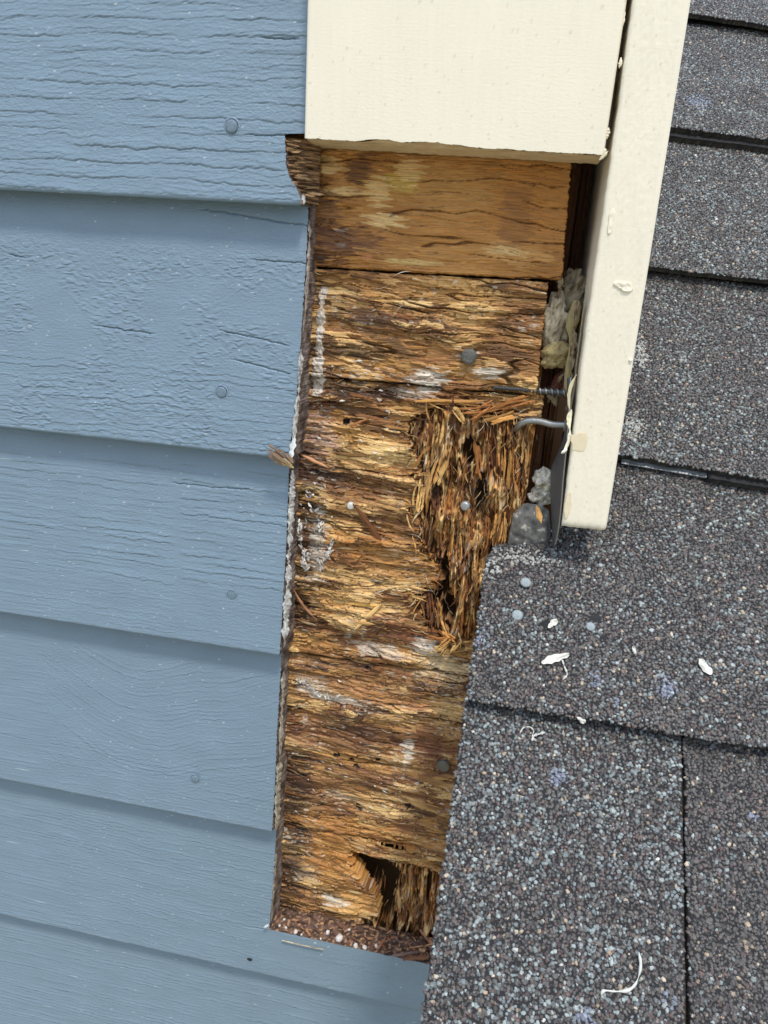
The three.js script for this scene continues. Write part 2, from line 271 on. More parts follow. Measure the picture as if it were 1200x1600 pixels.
// ragged ridges of old sealant left along the cut
function caulk(parent, pts, w, amp, c0) {
  const cv = new THREE.CatmullRomCurve3(pts.map(p => new THREE.Vector3(...p))), o = rr(0, 90), L = cv.getLength(), ns = Math.round(L / 0.55);
  const g = sheet(8, ns, (a, b) => {
    const p = cv.getPoint(b), s = b * L, ww = w * (0.5 + 0.6 * n2(s / 7, o + s / 31) + 0.5 * n2(s / 2.6, o + 3 + s / 9) + 0.3 * n2(s / 1.1, o + s / 5)) * Math.min(1, 12 * b, 12 * (1 - b)) + 0.15, x = p.x + (a - 0.5) * ww + 0.4 * n2(s / 4, o + 8 + s / 13), z = p.z + Math.sin(a * Math.PI) * amp * (0.6 + 0.8 * fbm(s / 2.2, a * 2 + o, 3)) - 0.35 + (a - 0.5) * -amp * 1.2;
    const t = clamp(0.55 + 0.9 * fbm(s / 4, a * 1.5 + o, 3)), f = 0.85 + 0.3 * n2(s / 0.7, a * 4);
    return { p: [x, p.y, z], c: mix3(lin(112, 98, 90), c0, t).map(c => c * f) };
  }, true);
  part(parent, 'sealant_ridge', g, caulkMat, 'grey white ragged old sealant');
}
const CK = lin(222, 222, 218);
caulk(boards[2], [P(471, 545, 14), P(468, 590, 15), P(463, 640, 16.5), P(458, 690, 18)], 2.0, 1.2, CK);
caulk(boards[2], [P(484, 345, 9.5), P(481, 420, 11), P(474, 520, 13.5)], 1.3, 0.8, lin(190, 178, 170));
caulk(boards[3], [P(457, 735, 9.5), P(455, 790, 11.5), P(452, 860, 13.5), P(449, 930, 15.5), P(444, 1010, 18)], 3.8, 1.6, CK);
caulk(boards[4], [P(443, 1050, 9.5), P(440, 1120, 12), P(437, 1190, 14.5)], 2.0, 1.3, lin(190, 182, 165));
caulk(boards[4], [P(437, 1190, 14.5), P(434, 1240, 16.5), P(433, 1296, 18)], 3.6, 2.2, lin(190, 182, 160));
caulk(boards[5], [P(432, 1325, 10), P(428, 1380, 12), P(424, 1440, 14)], 1.8, 1.1, lin(176, 170, 160));
// bare splintered corner of the top board and the broken corner of the second one
{
  const g = sheet(60, 90, (a, b) => {
    const y = lerp(24.5, 49, b), x0 = CUT[1](y) - 1.2, x = lerp(x0, -91.2, a), r = n2(x / 7, y / 1.1) + 0.6 * n2(x / 3, y / 0.6), z = lerp(14.6, 5, a ** 1.2) + 2.0 * r;
    const t = clamp(0.45 + 0.6 * r); return { p: [x, y, z], c: mix3(lin(70, 46, 32), lin(196, 156, 114), t).map(c => c * (0.85 + 0.3 * n2(x / 2, y / 0.4))) };
  });
  part(boards[1], 'bare_patch', g, M.vc, 'torn bare wood at the lower right corner');
  for (let i = 0; i < 44; i++) { const y = rr(26, 48), x = CUT[1](y) + rr(-0.5, 4), z = rr(10, 16.5); part(boards[1], 'torn_fibre', stick([x, y, z], [x + rr(3, 8), y + rr(-1, 1), z - rr(1, 5)], rr(0.5, 1.1), 0.5, mix3(lin(80, 52, 34), lin(205, 165, 120), rnd())), M.vc); }
  part(boards[1], 'paint_chip', stick(P(474, 302, 13), P(474, 320, 14), 2.2, 0.8, CK, { bend: 0.02 }), M.vcPlain);
  part(boards[2], 'torn_fibre', bundle(P(416, 697, 21.5), P(456, 729, 20.5), 5.0, 2.6, lin(140, 112, 90), { bend: 0.12 }), M.vc, 'curled torn sliver at the lower corner');
  part(boards[2], 'torn_fibre', stick(P(430, 716, 20), P(458, 731, 19), 2.2, 1.5, lin(206, 184, 128), { rag: 0.6 }), M.vc);
  part(boards[2], 'paint_chip', stick(P(461, 682, 19), P(455, 713, 19.5), 2.8, 0.5, lin(226, 228, 226), { blunt: 1, bend: 0.03, roll: 0.1, rag: 1.0, seg: 12 }), M.vcPlain, 'white flake of primer');
  part(boards[5], 'paint_chip', stick(P(412, 1449, 19), P(420, 1444, 19), 1.4, 0.9, CK), M.vcPlain);
  caulk(boards[5], [P(440, 1470, 17.6), P(470, 1477, 17.8), P(505, 1484, 17.8)], 1.2, 0.7, lin(206, 200, 172));
}
// painted-over nail heads and a nail hole in the siding
function disc(c, r, h, mat0, parent, name, tilt = [0, 0], label) {
  const g = new THREE.LatheGeometry([[0, h], [r * 0.6, h * 0.97], [r * 0.88, h * 0.85], [r, h * 0.4], [r * 0.97, -h * 0.6]].map(q => new THREE.Vector2(q[0], q[1])), 28); g.rotateX(Math.PI / 2); g.rotateX(tilt[0]); g.rotateY(tilt[1]);
  const n = g.attributes.position.count, col = new Float32Array(n * 3); for (let i = 0; i < n; i++) { const f = 0.85 + 0.3 * hash(i * 3, r * 50); col.set((mat0.userData.c || [1, 1, 1]).map(v => v * f), i * 3); } g.setAttribute('color', new THREE.BufferAttribute(col, 3));
  g.translate(...c); return part(parent, name, g, mat0.mat || mat0, label);
}
const painted = { mat: M.siding, userData: { c: PAINT.map(v => v * 0.97) } };
function ringGroove(c, r, parent) { // broken paint around a head: a low raised lip
  const o = rr(0, 50); const g = sheet(40, 5, (a, b) => { const an = a * Math.PI * 2, R = r + 0.15 + b * 0.9 + 0.12 * n2(Math.cos(an) * 2 + o, Math.sin(an) * 2), lift = Math.sin(b * Math.PI) * 0.35 * (0.5 + 0.7 * n2(Math.cos(an) * 1.5 + o, Math.sin(an) * 1.5 + o)); return { p: [c[0] + Math.cos(an) * R, c[1] + Math.sin(an) * R, c[2] + lift - 0.06], c: PAINT }; });
  part(parent, 'paint_lip', g, M.siding);
}
for (const [k, px, py, r, h] of [[1, 362, 198, 2.7, 0.9], [2, 346, 613, 2.6, 0.55], [3, 362, 930, 2.3, 0.25], [4, 305, 1217, 2.4, 0.6]]) {
  const z0 = lerp(ZB, ZT, 0.2); let q = P(px, py, z0); const z = faceZ(q[1] - BUTT[k]); q = P(px, py, z + 0.3); disc(q, r, h, painted, boards[k], 'nail_head'); ringGroove([q[0], q[1], z + 0.25], r, boards[k]);
}
{ const q = P(390, 1499, 17.4); part(boards[5], 'nail_hole', lump(q, [1.7, 1.1, 0.5], lin(24, 26, 28), { rough: 0.3, det: 8 }), M.vcPlain, 'open dark nail hole'); }
console.log('siding ready');

// ---------------------------------------------------------------- rotten sheathing boards and the post behind them
const ROT = [[640, 655], [672, 640], [706, 628], [760, 640], [812, 655], [852, 660], [845, 760], [800, 860], [770, 900], [752, 990], [716, 1012], [684, 1002], [654, 962], [648, 930], [690, 905], [655, 850], [645, 800], [652, 735]].map(q => P(...q));
const ROTE = [[546, 1302], [630, 1316], [720, 1332], [720, 1510], [586, 1504], [552, 1470], [556, 1446], [592, 1428], [584, 1404], [566, 1380], [548, 1345]].map(q => P(...q));
const honey = lin(184, 136, 74), straw = lin(230, 193, 132), brown = lin(116, 74, 42), umber = lin(58, 37, 24), red = lin(112, 64, 40), grey = lin(150, 132, 110), white = lin(214, 206, 192), amber = lin(188, 126, 56);
// blotches seen in the wood: x, y, half width, half height (photo pixels), colour, strength
const BLOT = [
  [560, 264, 20, 30, lin(92, 56, 32), 0.95], [512, 258, 26, 14, straw, 0.6], [530, 300, 40, 8, straw, 0.55], [625, 285, 40, 20, lin(196, 162, 74), 0.6], [590, 300, 20, 24, straw, 0.5], [505, 330, 24, 40, lin(120, 82, 50), 0.6], [500, 395, 20, 14, umber, 0.6], [535, 360, 14, 3, white, 0.8], [533, 383, 9, 4, white, 0.8], [575, 402, 8, 5, lin(200, 130, 90), 0.7], [640, 410, 40, 6, lin(210, 176, 110), 0.7], [760, 300, 16, 60, lin(120, 80, 40), 0.4], [536, 380, 62, 26, lin(96, 56, 34), 0.8], [520, 470, 50, 26, umber, 0.5], [780, 330, 110, 70, amber, 0.5], [700, 300, 70, 40, honey, 0.55], [640, 270, 22, 22, straw, 0.5], [805, 345, 26, 60, brown, 0.35], [600, 345, 30, 10, straw, 0.8], [790, 392, 40, 9, straw, 0.45],
  [530, 455, 26, 6, straw, 0.9], [640, 475, 30, 6, straw, 0.9], [590, 500, 90, 10, umber, 0.6], [720, 460, 60, 14, honey, 0.6], [800, 500, 40, 50, brown, 0.35], [560, 548, 60, 14, umber, 0.7], [700, 580, 60, 10, honey, 0.5], [770, 582, 26, 9, white, 0.75], [670, 596, 26, 18, white, 0.7], [640, 616, 34, 7, white, 0.45],
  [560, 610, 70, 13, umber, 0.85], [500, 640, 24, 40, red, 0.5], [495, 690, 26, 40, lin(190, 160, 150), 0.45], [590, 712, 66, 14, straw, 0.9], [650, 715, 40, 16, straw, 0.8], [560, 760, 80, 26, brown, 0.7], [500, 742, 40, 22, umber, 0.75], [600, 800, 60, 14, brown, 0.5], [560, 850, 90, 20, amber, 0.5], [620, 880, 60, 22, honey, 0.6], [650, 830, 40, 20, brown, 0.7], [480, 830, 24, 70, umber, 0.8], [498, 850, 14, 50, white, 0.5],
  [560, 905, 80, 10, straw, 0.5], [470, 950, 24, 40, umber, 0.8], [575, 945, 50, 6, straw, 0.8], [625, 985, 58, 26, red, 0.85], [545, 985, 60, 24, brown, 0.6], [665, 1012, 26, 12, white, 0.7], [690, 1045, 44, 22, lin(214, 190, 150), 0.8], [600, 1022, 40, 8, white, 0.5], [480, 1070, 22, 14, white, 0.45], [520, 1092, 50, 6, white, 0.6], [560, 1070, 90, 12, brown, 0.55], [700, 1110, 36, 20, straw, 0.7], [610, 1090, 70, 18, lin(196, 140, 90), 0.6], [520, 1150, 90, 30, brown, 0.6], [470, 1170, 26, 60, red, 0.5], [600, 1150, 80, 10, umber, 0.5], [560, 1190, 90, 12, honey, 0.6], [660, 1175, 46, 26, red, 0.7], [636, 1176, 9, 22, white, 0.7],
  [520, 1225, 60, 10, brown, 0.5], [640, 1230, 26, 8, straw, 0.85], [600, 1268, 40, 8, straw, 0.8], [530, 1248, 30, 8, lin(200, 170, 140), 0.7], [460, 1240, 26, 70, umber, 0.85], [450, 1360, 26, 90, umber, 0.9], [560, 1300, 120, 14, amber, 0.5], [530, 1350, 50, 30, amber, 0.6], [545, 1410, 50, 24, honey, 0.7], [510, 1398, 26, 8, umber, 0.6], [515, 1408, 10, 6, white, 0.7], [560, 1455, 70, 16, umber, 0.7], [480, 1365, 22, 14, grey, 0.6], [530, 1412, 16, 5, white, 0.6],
].map(([x, y, w, h, c, s]) => { const q = P(x, y); return { x: q[0], y: q[1], w: P(x + w, y)[0] - q[0], h: q[1] - P(x, y + h)[1], c, s }; });
const SPOT = [[680, 1050, 5], [573, 1047, 4], [548, 1190, 4], [525, 1182, 6], [590, 1188, 4], [556, 1200, 5], [640, 1262, 8], [560, 1265, 7], [540, 660, 6]].map(([x, y, r]) => { const q = P(x, y); return [q[0], q[1], P(x + r, y)[0] - q[0]]; });
const YA = P(680, 428)[1], YB = P(660, 604)[1], YC = P(600, 1040)[1], YD = P(565, 1312)[1];
function decay(x, y) {                                                     // how far each area has rotted
  if (y > YA) return 0.22 + 0.5 * sstep(-60, -85, x) ;
  if (y > YB) return 0.75;
  if (y > YC) return 1.15;
  if (y > YD) return 0.85;
  return 1.1;
}
function wood(x, y) {                                                      // height (mm) and the layer that shows, grain along x
  const dk = decay(x, y), bid = y > YA ? 1 : y > YB ? 2 : y > YC ? 3 : y > YD ? 4 : 5;
  const yy = y + 3.2 * n2(x / 62 + bid * 5, y / 38) + 0.9 * n2(x / 17, y / 7 + bid) + 0.03 * x;
  const big = n2(x / 34 + bid * 3.1, yy / 7.2) + 0.5 * n2(x / 15, yy / 2.9 + bid) + 0.28 * n2(x / 6, yy / 1.2) + 0.13 * n2(x / 1.8, yy / 0.7);
  const t = (big * 0.36 + 0.5 + 0.4 * n2(x / 45 + bid, y / 15)) * 5, li = Math.floor(t), fr = t - li, st = li + sstep(0, 0.16, fr) - 2.5;
  const fib = 0.14 * n2(x / 13, yy / 0.42) + 0.09 * n2(x / 6, yy / 0.22 + 5);
  const cr = n2(x / 110 + bid * 7, yy / 7.5 + 0.12 * n2(x / 9, yy / 3)), crack = Math.exp(-((cr / 0.022) ** 2)) * sstep(-0.35, 0.05, n2(x / 45 + 4, yy / 5 + bid));
  const cr2 = n2(x / 40 + bid * 11, yy / 2.3), crack2 = Math.exp(-((cr2 / 0.035) ** 2)) * sstep(0, 0.3, n2(x / 18 + 9, yy / 2));
  return { h: dk * 1.15 * st + fib * (0.5 + dk) - 2.2 * crack * (0.5 + 0.6 * dk) - 1.2 * crack2 * dk, li, fr, yy, crack, crack2, big, fib, dk, bid };
}
function woodColor(x, y, w) {
  const o = w.li * 13.7 + w.bid * 5;
  const a = 0.52 + 0.75 * n2(x / 32 + o, w.yy / 11 + o) + 0.2 * n2(x / 12 + o, w.yy / 1.8) + 0.5 * n2(x / 40 + 7, y / 22), b = n2(x / 24 - o, w.yy / 9), s = n2(x / 14, w.yy / 0.5 + o) * 0.5 + n2(x / 7 + 3, w.yy / 0.28) * 0.35;
  let c = mix3(brown, honey, clamp(a)); c = mix3(c, straw, (w.bid === 1 ? 0.55 : 1) * clamp(0.1 + (w.li - 2) * 0.25 + 0.8 * b) * sstep(0.15, 0.65, a)); c = mix3(c, umber, clamp(0.85 * sstep(0.08, 0.5, -b) * (w.bid === 1 ? 0.5 : 1)));
  c = mix3(c, w.bid === 4 ? brown : amber, w.bid === 1 ? 0.62 : w.bid === 4 ? 0.22 : 0.14);
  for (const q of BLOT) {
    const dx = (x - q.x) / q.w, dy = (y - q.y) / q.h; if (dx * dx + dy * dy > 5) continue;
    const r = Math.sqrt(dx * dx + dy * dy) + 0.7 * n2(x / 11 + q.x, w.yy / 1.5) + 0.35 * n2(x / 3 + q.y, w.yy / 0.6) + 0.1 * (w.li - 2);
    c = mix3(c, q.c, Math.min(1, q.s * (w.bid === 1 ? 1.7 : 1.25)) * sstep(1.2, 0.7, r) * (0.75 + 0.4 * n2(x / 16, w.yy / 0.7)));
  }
  for (const [sx, sy, r] of SPOT) { const d = Math.hypot((x - sx), (y - sy) * 1.2) / r + 0.5 * n2(x / 1.2, y / 1.2); if (d < 1.2) c = mix3(c, lin(40, 24, 16), sstep(1.15, 0.75, d)); }
  const mould = w.bid > 1 ? sstep(0.42, 0.62, n2(x / 4.5 + 40, w.yy / 1.3) * 0.7 + 0.5 * n2(x / 26, y / 14 + 30) + 0.25 * n2(x / 1.3, y / 0.9)) : 0; c = mix3(c, white, 0.4 * mould);
  const speck = w.bid === 1 ? 0 : sstep(0.5, 0.7, n2(x / 1.5 + 70, y / 1.0) * 0.8 + 0.45 * n2(x / 30 + 11, y / 12)); c = mix3(c, lin(44, 30, 20), 0.7 * speck);
  const f = 1 + 0.5 * s + 0.35 * w.fib; c = [c[0] * f, c[1] * (f * 0.97 + 0.03), c[2] * f];
  if (w.crack > 0.4 || w.crack2 > 0.5) c = mix3(c, umber, 0.6);
  return c;
}
const TX0 = -125, TX1 = 25, TY0 = -428, TY1 = 72, TW = 660, TH = 2040;
function bytesTex(w, h, fn) {
  const d = new Uint8Array(w * h * 4); for (let j = 0; j < h; j++) for (let i = 0; i < w; i++) { const c = fn(i, j), o = (j * w + i) * 4; for (let k = 0; k < 3; k++) d[o + k] = clamp(toS(clamp(c[k])), 0, 255); d[o + 3] = 255; }
  const t = new THREE.DataTexture(d, w, h); t.colorSpace = THREE.SRGBColorSpace; t.magFilter = THREE.LinearFilter; t.minFilter = THREE.LinearFilter; t.needsUpdate = true; return t;
}
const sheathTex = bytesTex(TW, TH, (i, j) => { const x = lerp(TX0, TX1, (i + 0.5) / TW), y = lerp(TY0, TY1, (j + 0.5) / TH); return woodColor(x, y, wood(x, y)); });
const woodGrain = grainBump.clone(); woodGrain.repeat.set(2.5, 8.4); woodGrain.needsUpdate = true;
const woodMat = std({ map: sheathTex, roughness: 0.62, bumpMap: woodGrain, bumpScale: 0.0005 });
const wuv = (x, y) => [(x - TX0) / (TX1 - TX0), (y - TY0) / (TY1 - TY0)];
const rotMask = (x, y) => { // positive where the board has fallen away
  if (x > -70 && y > -250 && y < -40) return -(sdPoly(ROT, x, y) + 4.5 * n2(x / 16, y / 2.6) + 1.6 * n2(x / 5, y / 0.9));
  if (y < -335) return -(sdPoly(ROTE, x, y) + 2.4 * n2(x / 12, y / 2.4) + 0.9 * n2(x / 4, y / 0.9));
  return -9;
};
function sheathZ(x, y) {
  const w = wood(x, y); let z = w.h - (w.bid > 2 ? 1.4 : 0); const m = rotMask(x, y);
  if (m > -0.3) z = lerp(z, -10, sstep(-0.25, 0.5, m));
  for (const [sx, sy, r] of SPOT) { const d = Math.hypot(x - sx, (y - sy) * 1.2) / r; if (d < 1) z -= 2.2 * (1 - d * d); }
  return z;
}
const sheathing = thing('sheathing_wall', 'rotten brown wooden sheathing boards exposed where the trim was cut away', 'sheathing', [-45, -425, -18]);
const sheathBoards = [];
function plank(y0, y1, xr, nx, ny, o) {                                   // y0 lower and y1 upper edge as functions of x
  const xl = -119, f = (x, y) => sheathZ(x, y);
  const ex = y => xr(y) + 0.4 * n2(y / 1.6, o) + 0.3 * n2(y / 0.6, o + 2);
  const top = x => y1(x) - 0.35 + 0.3 * n2(x / 7, o) + 0.15 * n2(x / 1.6, o), bot = x => y0(x) + 0.45 + 0.4 * n2(x / 6, o + 7) + 0.2 * n2(x / 1.5, o + 9);
  const g = sheet(nx + 2, ny + 2, (a, b, i, j) => {
    const ii = clamp(i - 1, 0, nx) / nx, jj = clamp(j - 1, 0, ny) / ny, xm = lerp(xl, xr(lerp(y0(0), y1(0), jj)), ii), y = lerp(bot(xm), top(xm), jj), x = lerp(xl, ex(y), ii);
    const skirt = i === 0 || j === 0 || i === nx + 2 || j === ny + 2, edge = Math.min(jj * ny, (1 - jj) * ny);
    return { p: [x, y, skirt ? -17.5 : f(x, y) - (edge < 2 ? 0.7 : 0)], uv: wuv(x, y) };
  });
  { const src = g.index.array, keep = [], pp = g.attributes.position.array; for (let i = 0; i < src.length; i += 3) if (Math.max(pp[src[i] * 3 + 2], pp[src[i + 1] * 3 + 2], pp[src[i + 2] * 3 + 2]) > -9.5) keep.push(src[i], src[i + 1], src[i + 2]); g.setIndex(keep); }   // fallen-away places are open
  const m = part(sheathing, 'sheathing_board', g, woodMat); sheathBoards.push(m); return m;
}
const XRA = edgeX([P(896, 240), P(893, 258), P(887, 330), P(878, 437)]), XRB = edgeX([P(857, 440), P(848, 520), P(840, 604)]);
plank(x => YA + 0.01 * x, x => 66, XRA, 230, 190, 1.5);
plank(x => YB, x => YA + 0.01 * x, XRB, 260, 170, 2.5);
plank(x => YC + 0.02 * x, x => YB, y => lerp(7, 16, sstep(-200, -60, y)), 300, 420, 3.5);
plank(x => YD - 0.03 * (x + 60), x => YC + 0.02 * x, y => 14, 280, 320, 4.5);
plank(x => -424, x => YD - 0.03 * (x + 60), y => 12, 280, 250, 5.5);
console.log('sheathing ready');

// post with upright grain behind the boards
const HOLES = [[576, 1350, 46, 58], [606, 1366, 24, 44], [604, 1408, 20, 46], [576, 1456, 34, 36], [650, 1396, 6, 14], [672, 1370, 4, 40], [618, 1440, 4, 40], [703, 945, 12, 20], [690, 900, 16, 40], [660, 1345, 6, 20], [623, 1465, 7, 24], [735, 700, 12, 20], [752, 770, 8, 30]].map(([x, y, w, h]) => { const q = P(x, y, -8); return [q[0], q[1], w * 0.31, h * 0.31]; });
function post(x, y) {
  const xx = x + 2.2 * n2(x / 20, y / 40) + 0.8 * n2(x / 6, y / 13), big = n2(xx / 3.4 + 30, y / 26) + 0.6 * n2(xx / 1.6, y / 12) + 0.3 * n2(xx / 0.8, y / 5), t = (big * 0.4 + 0.5) * 5, li = Math.floor(t), fr = t - li, st = li + sstep(0, 0.2, fr) - 2.5;
  const crk = Math.exp(-((n2(xx / 2.6 + 60, y / 45) / 0.045) ** 2));
  const bl = (n2(x / 8 + 3, y / 15 + 8) * 0.5 + 0.5) * 4, bi = Math.floor(bl);
  let z = -4.2 + 1.7 * st + 2.4 * (bi + sstep(0, 0.12, bl - bi) - 2) + 0.25 * n2(xx / 0.45, y / 9) - 3.5 * crk - 3 * sstep(-150, -230, y);
  for (const [hx, hy, rx, ry] of HOLES) { const d = Math.hypot((x - hx) / rx, (y - hy) / ry) + 0.35 * n2(x / 1.6, y / 4); if (d < 1.2) z -= 42 * sstep(1.15, 0.7, d); }
  return { z, li, xx, fr, crk };
}
const postTex = bytesTex(330, 1800, (i, j) => {
  const x = lerp(-66, 14, (i + 0.5) / 330), y = lerp(-428, -38, (j + 0.5) / 1800), w = post(x, y), o = w.li * 11.3;
  const a = 0.5 + 0.8 * n2(w.xx / 5 + o, y / 30) + 0.3 * n2(w.xx / 1.4, y / 9 + o), b = n2(w.xx / 4 - o, y / 22 + 7), s = n2(w.xx / 0.5, y / 14 + o) * 0.5 + 0.35 * n2(w.xx / 0.3, y / 8);
  let c = mix3(lin(104, 61, 36), lin(186, 126, 62), clamp(a)); c = mix3(c, straw, clamp(0.75 * sstep(0.05, 0.5, b) + 0.14 * (w.li - 2))); c = mix3(c, umber, 0.8 * sstep(0.05, 0.5, -b));
  const m = sstep(0.4, 0.65, n2(w.xx / 2 + 50, y / 6) * 0.8 + 0.4 * n2(x / 14, y / 30)); c = mix3(c, lin(206, 196, 184), 0.55 * m); if (w.crk > 0.4) c = mix3(c, umber, 0.6);
  const pd = Math.hypot((x + 30) / 12, (y + 175) / 20) + 0.3 * n2(x / 5, y / 5); c = mix3(c, lin(66, 32, 26), 0.7 * sstep(1.1, 0.8, pd));
  const f = 1 + 0.5 * s; return c.map(v => v * f);
});
const wallPost = thing('corner_post', 'decayed upright wooden post showing through holes in the sheathing', 'wood post', [-26, -426, -20]);
{
  const NU = 260, NVV = 640, inHole = (x, y) => HOLES.some(([hx, hy, rx, ry]) => Math.hypot((x - hx) / rx, (y - hy) / ry) + 0.35 * n2(x / 1.6, y / 4) < 1.1);
  const g = sheet(NU, NVV, (a, b) => { const x = lerp(-66, 14, a), y = lerp(-428, -38, b), m = rotMask(x, y); let z = post(x, y).z; if (m < 1.2) z = Math.min(z, lerp(-13, z, sstep(-1.2, 1.2, m))); return { p: [x, y, z], uv: [a, b] }; });
  { const src = g.index.array, keep = [], pp = g.attributes.position.array; for (let i = 0; i < src.length; i += 3) { const k = src[i] * 3; if (!inHole(pp[k], pp[k + 1])) keep.push(src[i], src[i + 1], src[i + 2]); } g.setIndex(keep); }   // rotted right through into the wall cavity
  part(wallPost, 'post_face', g, std({ map: postTex, roughness: 0.78 }));
}
// attached splinters and fibres of the rotted zone
const FIBC = [lin(204, 148, 80), lin(228, 182, 114), lin(166, 108, 56), lin(122, 74, 40), lin(214, 162, 98), lin(84, 48, 30), lin(236, 206, 156)];
const pick = a => a[Math.floor(rnd() * a.length)];
for (const [x0, y0, x1, y1, w, z, ci] of [
  [712, 682, 672, 772, 9, 0, 1], [660, 742, 651, 803, 12, 1, 1], [716, 804, 711, 942, 9, -1, 0], [744, 862, 741, 918, 7, -3, 0], [784, 790, 770, 860, 13, 0, 0], [791, 800, 785, 855, 5, 1, 0], [793, 676, 790, 764, 24, -1, 0], [823, 680, 818, 745, 11, 0, 4], [708, 636, 727, 661, 9, 3, 1],
  [648, 627, 776, 629, 11, 0.5, 0], [728, 660, 788, 618, 11, 2, 2], [742, 664, 835, 640, 12, 2, 0], [700, 645, 806, 632, 10, 1, 2], [770, 640, 836, 622, 16, 0, 2], [690, 650, 684, 700, 7, 0, 1], [700, 690, 680, 760, 6, 1, 0], [726, 700, 716, 770, 9, -2, 2], [740, 670, 752, 760, 10, -3, 2], [762, 660, 768, 740, 14, -2, 3], [775, 690, 778, 760, 9, -2, 5], [808, 690, 806, 790, 8, -1, 2], [812, 768, 800, 812, 14, -1, 2], [690, 700, 664, 800, 6, 1, 4], [704, 760, 690, 860, 7, -2, 2], [760, 800, 748, 868, 18, -3, 2], [735, 820, 745, 880, 14, -4, 3], [680, 930, 690, 990, 8, -2, 0], [668, 905, 676, 985, 9, -1, 3], [655, 940, 660, 985, 6, 0, 2], [722, 940, 716, 1000, 9, -2, 2], [735, 940, 728, 1000, 6, -2, 0],
  [704, 1003, 676, 1016, 5, 3, 1], [700, 1006, 688, 1032, 5, 4, 1], [690, 985, 720, 1008, 5, 3, 0], [676, 978, 706, 1005, 4, 3, 2], [712, 990, 684, 1014, 4, 4, 0], [660, 995, 706, 1000, 5, 3, 2], [720, 1000, 700, 1024, 5, 3, 1], [690, 965, 704, 1000, 5, 2, 4],
]) part(wallPost, 'splinter', bundle(P(x0, y0, z), P(x1, y1, z + rr(-1, 1)), w * 0.27, Math.min(2.6, w * 0.2), FIBC[ci]), M.vc);
{
  const gs = [];                                                           // small upright slivers all over the rotted face
  for (let i = 0; i < 420; i++) {
    const x = rr(-58, 12), y = rr(-240, -48); if (sdPoly(ROT, x, y) > -0.5) continue;
    const L = rnd() < 0.6 ? rr(1, 3.5) : rr(3, 11), an = Math.PI / 2 + rr(-0.55, 0.55) + (y > -75 ? rr(-0.8, 0.5) : 0) + (y < -190 ? rr(-0.8, 0.8) : 0), z = Math.max(post(x, y).z + 1, -9) + rr(0, 2.5);
    gs.push(stick([x - Math.cos(an) * L / 2, y - Math.sin(an) * L / 2, z], [x + Math.cos(an) * L / 2, y + Math.sin(an) * L / 2, z + rr(-1.5, 1.5)], rr(0.3, 1.2), rr(0.3, 0.9), mix3(pick(FIBC), lin(96, 58, 34), rnd() * 0.9), { seg: 5, blunt: 0.9, rag: 0.9 }));
  }
  for (let i = 0; i < 90; i++) { const t = rnd() * ROT.length, a = ROT[Math.floor(t)], b = ROT[(Math.floor(t) + 1) % ROT.length], f = t % 1, x = lerp(a[0], b[0], f) + rr(-3, 3), y = lerp(a[1], b[1], f) + rr(-3, 3); if (x > 6) continue; const an = rnd() < 0.5 ? rr(-0.4, 0.4) : Math.PI / 2 + rr(-0.6, 0.6), L = rr(3, 13), z = rr(-1, 2); gs.push(stick([x - Math.cos(an) * L / 2, y - Math.sin(an) * L / 2, z], [x + Math.cos(an) * L / 2, y + Math.sin(an) * L / 2, z + rr(-1.5, 1.5)], rr(0.3, 1.1), rr(0.3, 0.8), pick(FIBC), { seg: 7, blunt: 0.7, rag: 0.9, bend: 0.1 })); }
  for (let i = 0; i < 26; i++) { const x = rr(-45, 6), y = rr(-402, -345); if (sdPoly(ROTE, x, y) > -1) continue; const L = rr(4, 16), z = Math.max(-14, post(x, y).z + 0.6); gs.push(stick([x, y - L / 2, z], [x + rr(-1, 1), y + L / 2, z], rr(0.3, 0.7), 0.5, pick(FIBC), { seg: 5 })); }
  stuff(part(wallPost, 'slivers', mergeGeometries(gs), M.vc));
  const hs = [];                                                           // fine hairs of torn wood
  for (let i = 0; i < 900; i++) {
    const inRot = rnd() < 0.45; let x = rr(-106, 6), y = rr(-412, 44); if (inRot) { x = rr(-58, 12); y = rr(-240, -48); } const bid = y > YA ? 1 : y > YB ? 2 : 3; if (bid === 1 && rnd() < 0.8) continue;
    const inside = rotMask(x, y) > 0, z = inside ? Math.max(-8, post(x, y).z) + rr(0.5, 3) : sheathZ(x, y) + rr(0.1, 0.6), L = rr(2, 9), an = inside ? Math.PI / 2 + rr(-0.7, 0.7) : rr(-0.35, 0.35) + (rnd() < 0.15 ? rr(-1.2, 1.2) : 0);
    hs.push(stick([x, y, z], [x + Math.cos(an) * L, y + Math.sin(an) * L, z + rr(-0.3, 1.2)], rr(0.16, 0.4), 0.2, pick([FIBC[1], FIBC[6], FIBC[0], FIBC[3], lin(240, 226, 200)]), { seg: 4, bend: 0.18 }));
  }
  stuff(part(sheathing, 'wood_hairs', mergeGeometries(hs), M.vc));
  const ft = [];                                                           // lifted flakes along the grain
  for (let i = 0; i < 240; i++) {
    const x = rr(-106, 4), y = rr(-408, YA - 1); if (rotMask(x, y) > -1) continue; const L = rr(4, 20), z = sheathZ(x, y), an = rr(-0.12, 0.1) - 0.02;
    const c = mix3(pick(FIBC), woodColor(x, y, wood(x, y)), 0.6);
    ft.push(stick([x - L / 2 * Math.cos(an), y - L / 2 * Math.sin(an), z + rr(0, 0.5)], [x + L / 2 * Math.cos(an), y + L / 2 * Math.sin(an), z + rr(0, 0.8)], rr(0.5, 2.0), rr(0.3, 0.8), c, { seg: 6, bend: 0.03, blunt: 0.1 }));
  }
  stuff(part(sheathing, 'lifted_flakes', mergeGeometries(ft), M.vc));
}
console.log('fibres ready');
